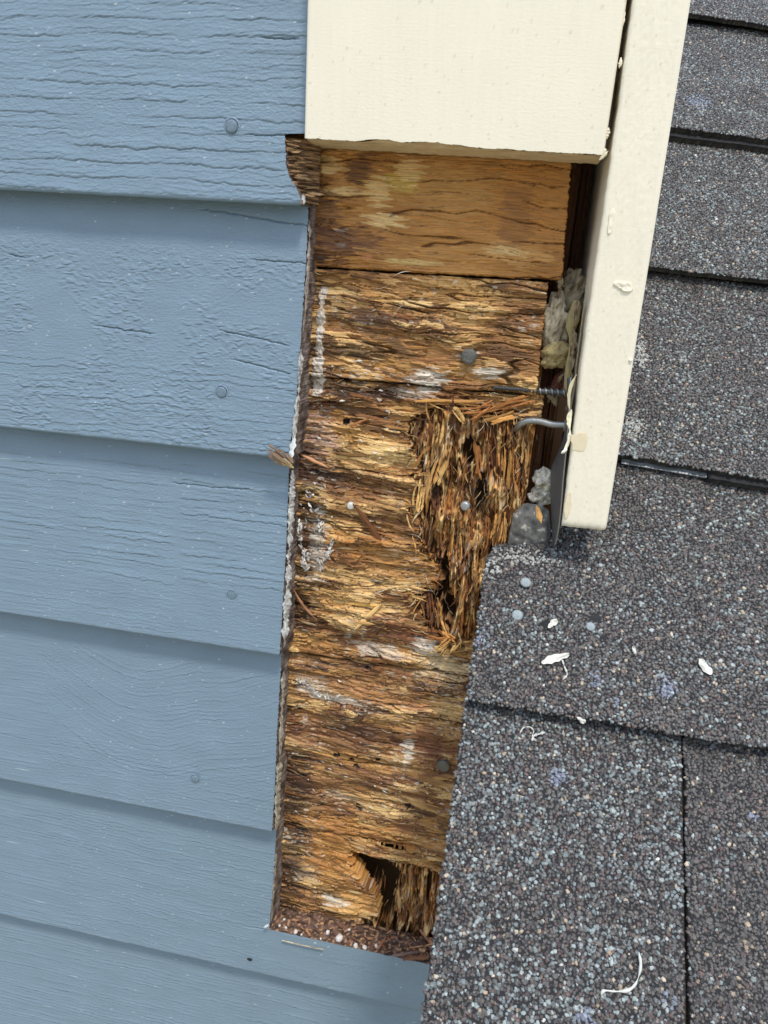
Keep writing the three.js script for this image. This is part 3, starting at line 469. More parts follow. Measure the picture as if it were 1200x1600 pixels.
// pale sealant smear and papery shreds left on the boards
{
  const q0 = P(505, 448), q1 = P(495, 618), g = sheet(16, 130, (a, b) => {
    const y = lerp(q0[1], q1[1], b), cx = lerp(q0[0], q1[0], b), w = 4.6 * (0.8 + 0.6 * n2(b * 9, 2) + 0.4 * n2(b * 30, 4)) * (b > 0.55 ? 1.6 : 1), x = cx + (a - 0.5) * w, e = Math.sin(a * Math.PI), z = sheathZ(x, y) + 0.9 * e * (0.7 + fbm(x / 1.5, y / 2, 3)) - (e < 0.1 ? 0.6 : 0) + 0.3;
    const t = clamp(0.6 + 0.9 * fbm(x / 2, y / 3, 3)); return { p: [x, y, z], c: mix3(lin(140, 118, 98), lin(216, 206, 194), t) };
  }, true);
  part(sheathing, 'sealant_smear', g, caulkMat, 'pale vertical streak of old sealant');
  const sh = [];
  for (let i = 0; i < 120; i++) {
    const far = rnd() < 0.3, t = rnd(), px = far ? rr(470, 520) : rr(455, 700), py = far ? rr(755, 900) : pick([rr(640, 720), rr(1000, 1110), rr(1160, 1300), rr(560, 640)]); const p = P(px, py); if (rotMask(p[0], p[1]) > -0.5) continue; const z = sheathZ(p[0], p[1]) + 0.5, L = rr(0.8, far ? 3 : 3), an = far ? rr(0.9, 2.3) : rr(-0.3, 0.2);
    sh.push(stick([p[0], p[1], z], [p[0] + Math.cos(an) * L, p[1] + Math.sin(an) * L, z + rr(0, 1.2)], rr(0.4, 1.3), 0.3, mix3(lin(236, 230, 222), lin(176, 158, 140), rnd()), { seg: 5, bend: 0.2 }));
  }
  for (const [pts, w] of [[[[483, 768], [489, 798], [498, 814], [500, 832], [518, 842], [516, 860], [504, 880], [494, 900]], 2.2], [[[464, 806], [468, 850], [478, 872], [476, 896]], 2.0], [[[462, 1062], [480, 1074], [496, 1088], [530, 1094]], 2.0]]) { const cv = new THREE.CatmullRomCurve3(pts.map(q => new THREE.Vector3(...P(...q)))); for (let i = 0; i < 60; i++) { const c = cv.getPoint(rnd()), x = c.x + rr(-w, w) * 0.5, y = c.y + rr(-w, w) * 0.5, z = sheathZ(x, y) + rr(0.2, 1.2), an = rr(0.6, 2.4), L = rr(1, 3.6); sh.push(stick([x, y, z], [x + Math.cos(an) * L, y + Math.sin(an) * L, z + rr(-0.3, 1)], rr(0.5, 1.5), 0.5, mix3(lin(240, 236, 230), lin(150, 132, 120), rnd() ** 1.5), { seg: 5, bend: 0.25, rag: 0.7, blunt: 0.5 })); } }
  stuff(part(sheathing, 'sealant_shreds', mergeGeometries(sh), M.vcPlain));
}
// nails driven into the sheathing
const nailMat = { mat: M.darkSteel, userData: {} };
for (const [px, py, r, b] of [[733, 557, 3.6, 1], [693, 1196, 3.7, 3]]) { const p = P(px, py); p[2] = sheathZ(p[0], p[1]) + 1.1; disc(P(px, py, p[2]), r, 1.3, { mat: std({ color: new THREE.Color(0.16, 0.155, 0.14), metalness: 0.6, roughness: 0.55, bumpMap: metalBump, bumpScale: 0.0004 }), userData: {} }, sheathBoards[b], 'nail_head', [0.05, -0.08]); }
disc(P(548, 790, 1.6), 1.9, 1.4, { mat: std({ color: new THREE.Color(0.62, 0.6, 0.57), metalness: 0.2, roughness: 0.6 }), userData: {} }, sheathBoards[2], 'nail_head', [0.1, 0.1], 'small pale nail head');
disc(P(727, 790, -1), 2.4, 1.6, { mat: std({ color: new THREE.Color(0.42, 0.43, 0.45), metalness: 0.6, roughness: 0.45 }), userData: {} }, wallPost, 'nail_head', [0.1, -0.2], 'grey nail head deep in the rot');

// dark framing in the gap beside the boards, and what closes the wall behind
{
  const fr = thing('framing_studs', 'dark brown upright framing in the gap between sheathing and corner trim', 'framing', [22, -140, -30]);
  const stud = (x0, x1, y0, y1, z, o, cA, cB) => sheet(24, 90, (a, b) => { const x = lerp(x0, x1, a), y = lerp(y0, y1, b), e = a < 0.03 || a > 0.97; const r = n2(x / 0.9, y / 30 + o) + 0.5 * n2(x / 0.4, y / 14); return { p: [x, y, z + 0.5 * r - (e ? 12 : 0)], c: mix3(cA, cB, clamp(0.5 + 0.6 * r)) }; });
  part(fr, 'stud', stud(8, 20.8, -130, 70, -30, 1, lin(76, 47, 30), lin(116, 76, 47)), M.vc);
  part(fr, 'stud', stud(21.4, 26, -130, 70, -44, 5, lin(76, 47, 30), lin(116, 76, 47)), M.vc);
  const bk = new THREE.BoxGeometry(856, 760, 6); bk.translate(-394, -190, -66); bk.setAttribute('color', new THREE.Float32BufferAttribute(new Array(bk.attributes.position.count).fill(lin(132, 100, 70)).flat(), 3)); part(fr, 'backing_board', bk, M.vcPlain);
  for (const [w, h, d, x, y, z] of [[856, 8, 66, -394, 194, -33], [8, 772, 66, -826, -190, -33], [856, 8, 66, -394, -574, -33], [8, 436, 70, 40, -352, -31]]) { const b = new THREE.BoxGeometry(w, h, d); b.translate(x, y, z); b.setAttribute('color', new THREE.Float32BufferAttribute(new Array(b.attributes.position.count).fill(lin(132, 100, 70)).flat(), 3)); part(fr, 'framing_plate', b, M.vcPlain); }
}
// ---------------------------------------------------------------- cream trim
const CREAM = lin(233, 223, 202);
const creamC = (x, y) => { const f = 1 + 0.03 * fbm(x / 16, y / 30, 3) + 0.015 * n2(x / 1.4, y / 1.1); return (hash(Math.floor(x * 1.3 + 300), Math.floor(y * 1.3 + 300)) > 0.988 && hash(Math.floor(x + 40), Math.floor(y + 11)) > 0.5) ? mix3(CREAM, lin(168, 154, 118), 0.3) : CREAM.map(c => c * f); };
const endC = (x, z) => mix3(lin(228, 208, 174), lin(186, 162, 126), clamp(0.45 + 0.8 * fbm(x / 9, z / 2, 3)));
{
  const tb = thing('trim_board', 'wide cream painted trim board above the opening, cut off at the bottom', 'trim board', [-34, 46, 0]);
  const ZF = 24, x0 = P(474.5, 216, ZF)[0], x1 = P(944, 243, ZF)[0], yb = x => lerp(P(474, 216, ZF)[1], P(944, 243, ZF)[1], (x - x0) / (x1 - x0));
  const bite = x => 1.6 * sstep(-70, -62, x) * sstep(-22, -32, x) * (0.5 + 0.5 * n2(x / 6, 4)) + 0.5 * Math.max(0, n2(x / 9, 3)) + 0.35 * Math.max(0, n2(x / 2.2, 8)) + 0.12 * n2(x / 0.7, 2) + 0.6 * sstep(0.2, 0.5, n2(x / 17 + 2, 1));
  const R = 1.6;
  const g = sheet(220, 160, (a, b, i, j) => {                              // front with rounded long edges and sides
    const s = a * 220, y0 = yb(clamp(lerp(x0, x1, a), x0, x1)), y = lerp(y0 + bite(lerp(x0, x1, a)), 240, b ** 2);
    let x, z; if (s < 12) { if (s < 2) { x = x0; z = lerp(2, ZF - R, s / 2); } else { const an = (s - 2) / 10 * Math.PI / 2; x = x0 + R - R * Math.cos(an); z = ZF - R + R * Math.sin(an); } }
    else if (s > 208) { if (s > 218) { x = x1; z = lerp(ZF - R, 2, (s - 218) / 2); } else { const an = (218 - s) / 10 * Math.PI / 2; x = x1 - R + R * Math.cos(an); z = ZF - R + R * Math.sin(an); } }
    else { x = lerp(x0 + R, x1 - R, (s - 12) / 196); z = ZF + 0.12 * fbm(x / 4, y / 40, 3); }
    if (j === 0) z -= 0.5; else if (j === 1) z -= 0.15;
    return { p: [x, y, z], c: creamC(x, y) };
  });
  part(tb, 'painted_face', g, M.cream);
  const e = sheet(200, 10, (a, b) => { const x = lerp(x0 + 0.2, x1 - 0.2, a), z = lerp(ZF - 0.35, 1, b), y = yb(x) + lerp(bite(x) - 0.05, 0.1 + 0.25 * n2(x / 3, z / 2), sstep(0, 0.25, b)); return { p: [x, y, z], c: endC(x, z) }; });
  part(tb, 'cut_end', e, cutMat, 'bare beige sawn bottom end');
}
{
  const cb = thing('corner_board', 'narrow cream edge of the corner board hanging above the shingles', 'corner board', [38, -100, 0]);
  const ZF = 25, pA = P(989, 0, ZF), pB = P(879, 822, ZF), xl = edgeX([[pA[0], 240], [pA[0], pA[1]], P(955, 243, ZF), P(914, 520, ZF), [pB[0] - 0.4, pB[1]]]), xr = edgeX([[P(1081, 0, ZF)[0], 240], P(1081, 0, ZF), P(1011, 440, ZF), P(948, 829, ZF)]);
  const yB = a => lerp(P(879, 824, ZF)[1], P(947, 831, ZF)[1], a), R = 2.6, NS = 90;
  const g = sheet(NS, 420, (a, b, i, j) => {
    const s = i, y0 = yB(a) - 0.3 * n2(a * 9, 2) , y = lerp(y0, 235, b), l = xl(y), r = xr(y), rb = Math.min(1, j / 5), rz = 1.8 * (1 - Math.sqrt(Math.max(0, 1 - (1 - rb) ** 2)));
    let x, z; const wv = 0.25 * n2(y / 14, 4) + 0.15 * n2(y / 4, 9);
    if (s <= 4) { x = l + wv + 0.1; z = lerp(-150, ZF - R * 0.6, (s / 4) ** 0.4); }
    else if (s < 16) { const an = (s - 4) / 12 * Math.PI / 2, rq = R * 0.6; x = l + wv + rq - rq * Math.cos(an); z = ZF - rq + rq * Math.sin(an); }
    else if (s >= 86) { x = r; z = lerp(ZF - R, -150, ((s - 86) / 4) ** 2); }
    else if (s > 74) { const an = (86 - s) / 12 * Math.PI / 2; x = r - R + R * Math.cos(an); z = ZF - R + R * Math.sin(an); }
    else { x = lerp(l + R * 0.6 + wv, r - R, (s - 16) / 58); z = ZF + 0.22 * fbm(x / 5, y / 25, 3) + 0.1 * fbm(x / 1.4, y / 2, 2); }
    if (z > 10) z -= rz;
    let yy = y; if (z < ZF - 4) yy = Math.max(y, y0 + (ZF - 4 - z) * 1.0);      // the hidden lower edge is cut to the slope of the roof
    return { p: [x, yy, z], c: creamC(x, y) };
  });
  part(cb, 'painted_face', g, M.cream);
  const e = sheet(30, 8, (a, b) => { const x = lerp(xl(-100) + 0.8, xr(-100) - 0.8, a), z = lerp(ZF - 1.2, -148, b), y = yB(a) + 0.7 + Math.max(0, ZF - 4 - z); return { p: [x, y, z], c: endC(x, z) }; });
  part(cb, 'cut_end', e, cutMat);
  // lifted paint: a flake, peeled places, curls along the inner edge
  const flake = (px, py, w, h, c, lift, n) => { const q = P(px, py, ZF + 0.35), o = rr(0, 50); part(cb, n || 'paint_flake', sheet(14, 14, (a, b) => { const an = a * Math.PI * 2, k = b * (1 + 0.35 * n2(Math.cos(an) * 1.6 + o, Math.sin(an) * 1.6)), x = q[0] + Math.cos(an) * k * w, y = q[1] + Math.sin(an) * k * h; return { p: [x, y, q[2] - 0.25 + lift * (b < 0.98 ? 0.5 + 0.5 * n2(x / 2, y / 2) : -0.4)], c }; }), M.vcPlain); };
  flake(906, 690, 3.6, 4.6, lin(222, 206, 174), 0.12, 'bare_patch'); flake(972, 445, 3.6, 1.3, CREAM, 0.9); flake(980, 452, 2.4, 0.9, CREAM, 1.0); flake(887, 790, 1.4, 6, lin(222, 206, 174), 0.3, 'bare_patch'); flake(986, 562, 0.8, 0.6, CREAM, 0.7); flake(955, 345, 1.2, 5, CREAM, 0.5);
  const pil = (a, b, w, c) => part(cb, 'paint_curl', stick(a, b, w, 0.8, c, { seg: 10, bend: 0.12 }), M.vcPlain);
  pil(P(893, 640, 24), P(890, 672, 25), 2.0, lin(222, 212, 178)); pil(P(890, 668, 25), P(880, 706, 25), 1.7, lin(236, 228, 204)); pil(P(886, 700, 25), P(877, 708, 26), 1.6, lin(240, 234, 214)); pil(P(950, 236, 24.5), P(936, 250, 24.5), 1.4, lin(224, 214, 180)); pil(P(901, 585, 22), P(890, 640, 23), 1.6, lin(206, 194, 158));
  // sealant bridging the gap to the trim board
  for (const [x, y, L] of [[976, 18, 26], [970, 92, 14], [951, 200, 16], [946, 232, 10]]) part(cb, 'sealant_bead', stick(P(x, y, 22.6), P(x - L * 0.17, y + L, 22.6), 1.5, 1.2, mix3(CREAM, lin(196, 186, 150), rnd()), { seg: 9, rag: 0.6, blunt: 0.6 }), M.vcPlain);
}
console.log('trim ready');

// ---------------------------------------------------------------- things in the gap: foam, nails, screw, flashing
{
  const cfF = (o, cA, cB) => (x, y, z, k) => mix3(cA, cB, clamp(0.5 + 1.1 * fbm(x * 2.2 + o, y * 2.5 + z * 2, 4))).map(c => c * (n2(x * 14 + o, y * 14 + z * 5) > 0.45 ? 0.35 : 1));
  const A = lin(146, 134, 108), B = lin(84, 70, 54), Y = lin(168, 150, 104);
  const f1 = thing('foam_sealant', 'speckled grey yellow lump of old sealant in the gap, above the screw', 'sealant', P(880, 560, -12));
  part(f1, 'lump', lump(P(890, 458, -10), [6.5, 10.5, 6], A, { rough: 0.7, freq: 1.6, cf: cfF(3, B, A), rot: -0.15, det: 36 }), caulkMat);
  part(f1, 'lump', lump(P(867, 510, -6), [6.2, 14, 6], A, { rough: 0.55, freq: 1.7, cf: cfF(9, lin(126, 112, 92), lin(190, 178, 152)), rot: 0.04, det: 36 }), caulkMat);
  part(f1, 'lump', lump(P(868, 553, -4), [6.2, 6.6, 5], A, { rough: 0.5, freq: 1.6, cf: cfF(5, lin(150, 130, 88), Y), rot: -0.7, det: 36 }), caulkMat);
  part(f1, 'lump', tube([P(900, 470, -3), P(893, 515, -1), P(889, 560, 0), P(885, 618, 1)], v => 2.6 * (1 - 0.55 * v) * (0.7 + 0.5 * Math.sin(v * 9)), A, { noise: 0.6, seg: 40, cf: (an, v) => mix3(lin(150, 134, 96), Y, clamp(0.5 + n2(v * 12, Math.cos(an) * 2))) }), caulkMat);
  part(f1, 'lump', lump(P(876, 592, -8), [3.2, 6.8, 3], red, { rough: 0.5, cf: cfF(7, lin(58, 30, 22), lin(120, 66, 48)), rot: -0.5 }), caulkMat, 'reddish brown rotten fragment');
  const f2 = thing('foam_sealant', 'whitish crumbly sealant lump just above the grey flashing tab', 'sealant', P(852, 775, -4));
  part(f2, 'lump', lump(P(852, 750, -3), [5.4, 5.6, 5], white, { rough: 0.55, freq: 1.8, cf: cfF(13, lin(150, 138, 118), lin(226, 220, 204)), det: 36 }), caulkMat);
  part(f2, 'lump', lump(P(846, 775, -2), [5.6, 4.6, 4.6], white, { rough: 0.6, freq: 2, cf: cfF(17, lin(120, 108, 92), lin(214, 208, 194)), det: 36 }), caulkMat);
  const tg0 = []; for (let i = 0; i < 70; i++) { const t = rnd(), px = lerp(892, 878, t) + rr(-24, 14), py = lerp(430, 640, t), z = rr(-14, 0), L = rr(2, 7), an = rr(0.8, 2.4); const p = P(px, py, z); tg0.push(stick(p, [p[0] + Math.cos(an) * L, p[1] + Math.sin(an) * L, z + rr(-2, 2)], rr(0.5, 2.2), rr(0.3, 1), mix3(lin(78, 60, 44), lin(160, 142, 108), rnd()), { seg: 6, bend: 0.2, rag: 0.9, blunt: 0.6 })); }
  stuff(part(f1, 'torn_shreds', mergeGeometries(tg0), M.vc));
  const tf = sheet(10, 90, (a, b) => { const px = lerp(902, 886, b) + (a - 0.5) * 11 * (0.5 + 0.9 * n2(b * 7, 2) + 0.7 * n2(b * 22, 5)), q = P(px, lerp(470, 650, b), lerp(6, 17, a) + 2 * n2(b * 9, a * 2)); const t = clamp(0.5 + n2(b * 14, a * 3)); return { p: q, c: mix3(lin(92, 78, 60), lin(168, 152, 122), t) }; });
  part(f1, 'torn_skin', tf, caulkMat, 'ragged pale skin hanging along the flashing');
  // large old nail, head up, in the sealant
  const nl = thing('old_nail', 'dark rusty large nail standing in the grey sealant near the corner board', 'nail', P(893, 512, -6));
  const hp = P(893, 484, -5), np = P(892, 520, -5);
  { const g = new THREE.LatheGeometry([[0, 1.4], [3.2, 1.2], [3.7, 0.6], [3.6, -0.2], [1.9, -0.7], [1.7, -9]].map(q => new THREE.Vector2(...q)), 24); g.rotateX(0.35); g.translate(...hp); part(nl, 'shank', g, std({ color: new THREE.Color(0.07, 0.06, 0.045), metalness: 0.4, roughness: 0.7, bumpMap: metalBump, bumpScale: 0.0008 })); }
  // threaded screw across the gap
  const sc = thing('screw', 'dark threaded screw lying level across the gap beneath the sealant', 'screw', P(862, 612, -2));
  const s0 = P(842, 611, 0.5), s1 = P(884, 614, 1.5), s2 = P(772, 605, 0.6);
  part(sc, 'shank', tube([s0, s1], 1.2, null, { seg: 6 }), M.darkSteel);
  { const pts = []; for (let i = 0; i <= 80; i++) { const v = i / 80, an = v * 4.5 * Math.PI * 2; pts.push([lerp(s0[0], s1[0], v), lerp(s0[1], s1[1], v) + Math.cos(an) * 1.35, lerp(s0[2], s1[2], v) + Math.sin(an) * 1.35]); } part(sc, 'thread', tube(pts, 0.42, null, { seg: 200, sides: 6 }), M.steel); }
  part(sc, 'shank', tube([s2, P(806, 608, 1), s0], v => 0.8 + 0.25 * Math.sin(v * 95), null, { seg: 150, sides: 8 }), M.darkSteel, 'thin threaded tip in the board');
  // bent nail
  const bn = thing('bent_nail', 'shiny bent steel nail sticking out of the rotted wood towards the flashing', 'nail', P(850, 662, 4));
  part(bn, 'shank', tube([P(806, 672, 0), P(813, 663, 4), P(824, 658, 6), P(842, 658, 7), P(862, 663, 8), P(882, 664, 9)], v => 1.55 - 0.45 * sstep(0.12, 0, v), null, { seg: 60, sides: 14 }), M.steel);
  part(bn, 'head', (() => { const g = new THREE.LatheGeometry([[0, 0.8], [2.6, 0.7], [2.9, 0.2], [2.6, -0.6], [0, -0.8]].map(q => new THREE.Vector2(...q)), 20); g.rotateZ(-Math.PI / 2); g.translate(...P(883, 664, 9)); return g; })(), M.steel);
  // thin dark flashing edge against the corner board
  const fl = thing('side_flashing', 'thin dark grey metal flashing bent up along the corner board', 'flashing', P(868, 850, 8));
  const Lp = [[889, 590, 12], [888, 610, 6], [887, 640, 2], [882, 676, 3], [872, 706, 3], [862, 730, 3], [860, 770, 4], [862, 815, 6], [863, 852, 8]].map(q => P(...q)), Rp = [[892, 590, 15], [891, 620, 19], [889, 650, 21], [886, 690, 21], [883, 720, 21], [880, 750, 21], [877, 790, 21], [873, 825, 20], [868, 850, 18]].map(q => P(...q));
  const cl = new THREE.CatmullRomCurve3(Lp.map(p => new THREE.Vector3(...p))), cr = new THREE.CatmullRomCurve3(Rp.map(p => new THREE.Vector3(...p)));
  const fg = sheet(14, 120, (a, b) => { const p = cl.getPoint(b), q = cr.getPoint(b); return { p: [lerp(p.x, q.x, a) - 1.2 * Math.sin(a * Math.PI) * (1 - b), lerp(p.y, q.y, a), lerp(p.z, q.z, a)] }; });
  part(fl, 'sheet', fg, std({ color: new THREE.Color(0.12, 0.125, 0.13), metalness: 0.5, roughness: 0.55, bumpMap: metalBump, bumpScale: 0.0004 }));
  part(fl, 'rim', tube(Rp.map(p => [p[0], p[1], p[2] + 0.1]), 0.35, null, { seg: 80, sides: 6 }), M.steel);
  // grey rounded flashing tab on the shingle
  const tab = thing('flashing_tab', 'stained grey rounded metal flashing tab beside the top corner of the shingle', 'flashing', P(828, 855, 2));
  const tq = [[794, 846], [800, 812], [808, 797], [824, 790], [846, 792], [858, 800], [862, 850]];
  const top = edgeX(tq.map(q => { const p = P(q[0], q[1], 6); return [p[1], p[0]]; })), xa = P(794, 846, 6)[0], xb = P(862, 850, 6)[0], ybot = P(828, 862, 6)[1];
  const tg = sheet(60, 60, (a, b) => { const x = lerp(xa, xb, a), yt = top(x), y = lerp(ybot, yt, b), z = 3 + 5 * Math.sin(Math.min(1, a * 1.3) * Math.PI / 2) - 4.5 * b ** 4 + 0.35 * n2(x / 5, y / 5) + 0.5 * fbm(x / 3, y / 3, 2); const t = fbm(x / 5 + 3, y / 5, 4); return { p: [x, y, z], c: t > 0.28 ? lin(176, 170, 158) : mix3(lin(70, 68, 66), lin(128, 124, 118), clamp(0.5 + 1.2 * t)) }; });
  part(tab, 'sheet', tg, std({ vertexColors: true, metalness: 0.25, roughness: 0.6 }));
  single('wood_splinter', stick(P(838, 789, 10), P(846, 818, 11), 3, 1.2, FIBC[4], { seg: 10, bend: 0.15 }), M.vc, 'short curled tan splinter lying on the grey flashing tab', 'wood splinter', 'loose splinters');
}
// loose splinters on the sheathing
const loose = (x0, y0, x1, y1, w, z, c, label, o) => { const p = P(x0, y0), q = P(x1, y1), za = Math.max(sheathZ(p[0], p[1]), -6) + z, zb = Math.max(sheathZ(q[0], q[1]), -6) + z; single('wood_splinter', stick(P(x0, y0, za), P(x1, y1, zb), w, w * 0.55, c, { seg: 10, ...o }), M.vc, label, 'wood splinter', 'loose splinters'); };
loose(596, 943, 553, 985, 3.0, 1.6, lin(232, 190, 122), 'bright straw-coloured splinter lying slanted in the middle of the opening', { blunt: 0.9, bend: 0.01, rag: 0.2 });
loose(466, 708, 516, 732, 1.7, 1.8, lin(206, 150, 110), 'thin pinkish splinter poking out beside the broken siding corner', { bend: 0.02 });
loose(552, 788, 602, 858, 2.8, 0.9, lin(120, 74, 38), 'dark brown splinter slanting down from the small pale nail', { bend: 0.03 });
loose(458, 918, 495, 968, 1.5, 1.8, lin(176, 124, 88), 'thin reddish splinter curving down beside the blue siding edge', { bend: 0.12 });
loose(540, 942, 600, 946, 2.2, 1.0, lin(226, 176, 96), 'flat yellow sliver just above the bright slanted splinter', { bend: 0.02 });
loose(545, 668, 575, 655, 1.4, 1.6, lin(170, 110, 60), 'short thin twig-like splinter beside a dark worm hole', { bend: 0.05 });

// ---------------------------------------------------------------- shingle roof (own axes: s along the courses, h out of the roof, u up the slope)
const RC = new THREE.Vector3(0.99876579, -0.0441748, -0.02270443).normalize(), RN = new THREE.Vector3(0.04749613, 0.71576547, 0.6967237).normalize();
const RZ = new THREE.Vector3().crossVectors(RC, RN).normalize(); RN.crossVectors(RZ, RC).normalize();
const R0 = P(800, 860, 9);
function roofAt(px, py, h = 5) { const d = ray(px, py), o = [-R0[0], -R0[1], 330 - R0[2]], dn = d[0] * RN.x + d[1] * RN.y + d[2] * RN.z, on = o[0] * RN.x + o[1] * RN.y + o[2] * RN.z, t = (h - on) / dn, p = [o[0] + d[0] * t, o[1] + d[1] * t, o[2] + d[2] * t]; return [p[0] * RC.x + p[1] * RC.y + p[2] * RC.z, h, p[0] * RZ.x + p[1] * RZ.y + p[2] * RZ.z]; }
const roofQ = new THREE.Quaternion().setFromRotationMatrix(new THREE.Matrix4().makeBasis(RC, RN, RZ));
const roof = thing('shingle_roof', 'sloping roof of dark grey asphalt shingles right of the rotten wall', 'roof', R0); roof.quaternion.copy(roofQ); roof.base = [0, 0, 0];
const toRoof = (o) => { o.position.set(R0[0] * MM, R0[1] * MM, R0[2] * MM); o.quaternion.copy(roofQ); };
const granGeo = [0, 1, 2, 3, 4].map(v => {                               // angular flat-topped chips
  const n = 5 + v % 2, pos = [], ring = (r, y, tw) => Array.from({ length: n }, (_, i) => { const a = (i + tw + 0.5 * hash(i * 7 + v * 31, 3)) / n * Math.PI * 2, k = r * (0.75 + 0.5 * hash(i * 13 + v * 17, 5)); return [Math.cos(a) * k * 0.62, y + 0.16 * (hash(i * 3 + v * 11, y * 20) - 0.5), Math.sin(a) * k * 0.48]; });
  const a = ring(0.85, -0.4, 0), b = ring(1, 0.02, 0.1), c = ring(0.62, 0.36, 0.2), t3 = (p, q, r) => pos.push(...p, ...q, ...r);
  for (let i = 0; i < n; i++) { const j = (i + 1) % n; t3(a[i], b[i], b[j]); t3(a[i], b[j], a[j]); t3(b[i], c[i], c[j]); t3(b[i], c[j], b[j]); if (i > 0 && i < n - 1) t3(c[0], c[i + 1], c[i]); }
  const g = new THREE.BufferGeometry(); g.setAttribute('position', new THREE.Float32BufferAttribute(pos, 3)); g.computeVertexNormals(); return g;
});
const granMat = std({ color: 0xffffff, roughness: 0.55, flatShading: true });
const CHAR = [lin(74, 72, 74), lin(84, 81, 81), lin(64, 62, 65), lin(96, 91, 90), lin(56, 54, 57), lin(80, 73, 71)], BLU = [lin(112, 120, 125), lin(128, 137, 141), lin(104, 113, 118), lin(146, 155, 158)], MAR = [lin(86, 70, 70), lin(76, 64, 68), lin(94, 77, 74)], TAN = [lin(164, 146, 128), lin(180, 165, 149), lin(148, 129, 112)], WHT = [lin(186, 186, 184)];
const PAINTSPOT = [[1036, 1076, 18], [916, 1588, 15], [872, 1212, 18], [745, 1000, 18], [928, 1065, 12], [958, 1100, 8], [1180, 1275, 8], [1090, 165, 20], [1040, 1560, 12]].map(([x, y, r]) => { const q = roofAt(x, y, 5); return [q[0], q[2], roofAt(x + r, y, 5)[0] - q[0]]; });
const DUST = [[822, 872, 50, 14], [1000, 560, 16, 14], [990, 672, 18, 22], [770, 890, 14, 18], [1000, 540, 10, 10]].map(([x, y, r, ry]) => { const q = roofAt(x, y, 5); return [q[0], q[2], roofAt(x + r, y, 5)[0] - q[0], roofAt(x, y + ry, 5)[2] - q[2]]; });
const RHOLE = [[851, 976], [930, 967]].map(q => { const r = roofAt(q[0], q[1], 6); return [r[0], r[2]]; });
// one shingle: lower edge at ub(s), left and right ends, thickness; granules on its face
let total = 0;
function shingle(s0, s1, ubF, utF, hBot, hTop, expo, pB, gran = true, thick = 3.4) {
  const o = rr(0, 90), hAt = (s, u) => { const t = (u - ubF(s)) / expo; return lerp(hBot, hTop, clamp(t, -0.1, 1.3)) + 0.35 * n2(s / 22 + o, u / 22) ; };
  const left = u => s0 + 0.5 * n2(u / 7, o) + 0.3 * n2(u / 1.9, o), ub = s => ubF(s) + 0.5 * n2(s / 8, o + 3) + 0.35 * n2(s / 2, o + 5);
  const ns = Math.max(8, Math.round((s1 - s0) / 1.6)), nu = 60;
  const AC = lin(34, 33, 35);
  const g = sheet(ns + 2, nu + 2, (a, b, i, j) => {
    const ii = clamp(i - 1, 0, ns) / ns, jj = clamp(j - 1, 0, nu) / nu, sm = lerp(s0, s1, ii), u = lerp(ub(sm), utF(sm), jj), s = lerp(left(u), s1, ii), sk = i === 0 || j === 0 || i === ns + 2 || j === nu + 2, h = hAt(s, u) - (sk ? thick : 0), f = sk ? 1.5 + n2(s / 2, u / 2) : 1 + 0.4 * n2(s / 3, u / 3);
    return { p: [s, h, -u], c: sk ? mix3(AC, lin(92, 86, 70), clamp(0.3 + 0.7 * n2(s / 1.5, u))) : AC.map(c => c * f), uv: [s / 40, u / 40] };
  });
  const m = part(roof, 'shingle', g, M.asphalt);
  if (!gran) return m;
  const lists = [[], [], [], [], []], C = 1.12;
  for (let s = s0 - 0.4; s < s1; s += C) for (let u0 = 0; u0 < expo + 8; u0 += C) {
    const ss = s + rr(-0.55, 0.55), uu = ub(ss) + u0 + rr(-0.55, 0.55); if (uu > utF(ss) || ss < left(uu) - 0.3) continue;
    if (rnd() < 0.04 + 0.12 * sstep(0.25, 0.6, n2(ss / 5 + o, uu / 5))) continue;
    let p = pB * 0.8 + 0.16 * n2(ss / 26 + o, uu / 26) + 0.1 * n2(ss / 7, uu / 7), q = rnd(), c;
    if (q < p) c = pick(BLU); else if (q < p + 0.11) c = pick(MAR); else if (q < p + 0.135) c = pick(TAN); else if (q < p + 0.137) c = pick(WHT); else c = pick(CHAR);
    for (const [x, z, r] of PAINTSPOT) { const d = Math.hypot(ss - x, -uu - z) / r; if (d < 1.1 + 0.3 * rnd() && rnd() < 1.25 - d) c = mix3(c, lin(140, 150, 178), 0.5); }
    for (const [x, z, r, ry] of DUST) { const d = Math.hypot((ss - x) / r, (-uu - z) / ry); if (d < 1.3 && rnd() < 1.2 - d) c = mix3(c, lin(190, 190, 188), 0.55); }
    if (RHOLE.some(([x, z]) => Math.hypot((ss - x) * 0.8, -uu - z) < 2.2)) continue;
    const f = rr(0.7, 1.25), size = rr(1.0, 1.8) * (rnd() < 0.08 ? 1.25 : 1);
    lists[Math.floor(rnd() * 5)].push([ss, hAt(ss, uu) + 0.08, -uu, size, [c[0] * f * 0.86, c[1] * f * 0.85, c[2] * f * 0.80]]);
  }
  const d = new THREE.Object3D(), col = new THREE.Color();
  lists.forEach((L, v) => {
    const im = shade(new THREE.InstancedMesh(granGeo[v], granMat, L.length)); im.name = 'granules'; im.userData = { kind: 'stuff' };
    L.forEach(([x, y, z, k, c], i) => { d.position.set(x * MM, y * MM, z * MM); d.rotation.set(rr(-0.2, 0.2), rr(0, 6.28), rr(-0.2, 0.2)); d.scale.set(k * MM * rr(0.8, 1.2), k * MM * rr(0.4, 0.75), k * MM * rr(0.8, 1.2)); d.updateMatrix(); im.setMatrixAt(i, d.matrix); im.setColorAt(i, col.setRGB(...c)); });
    total += L.length; m.add(im);
  });
  return m;
}
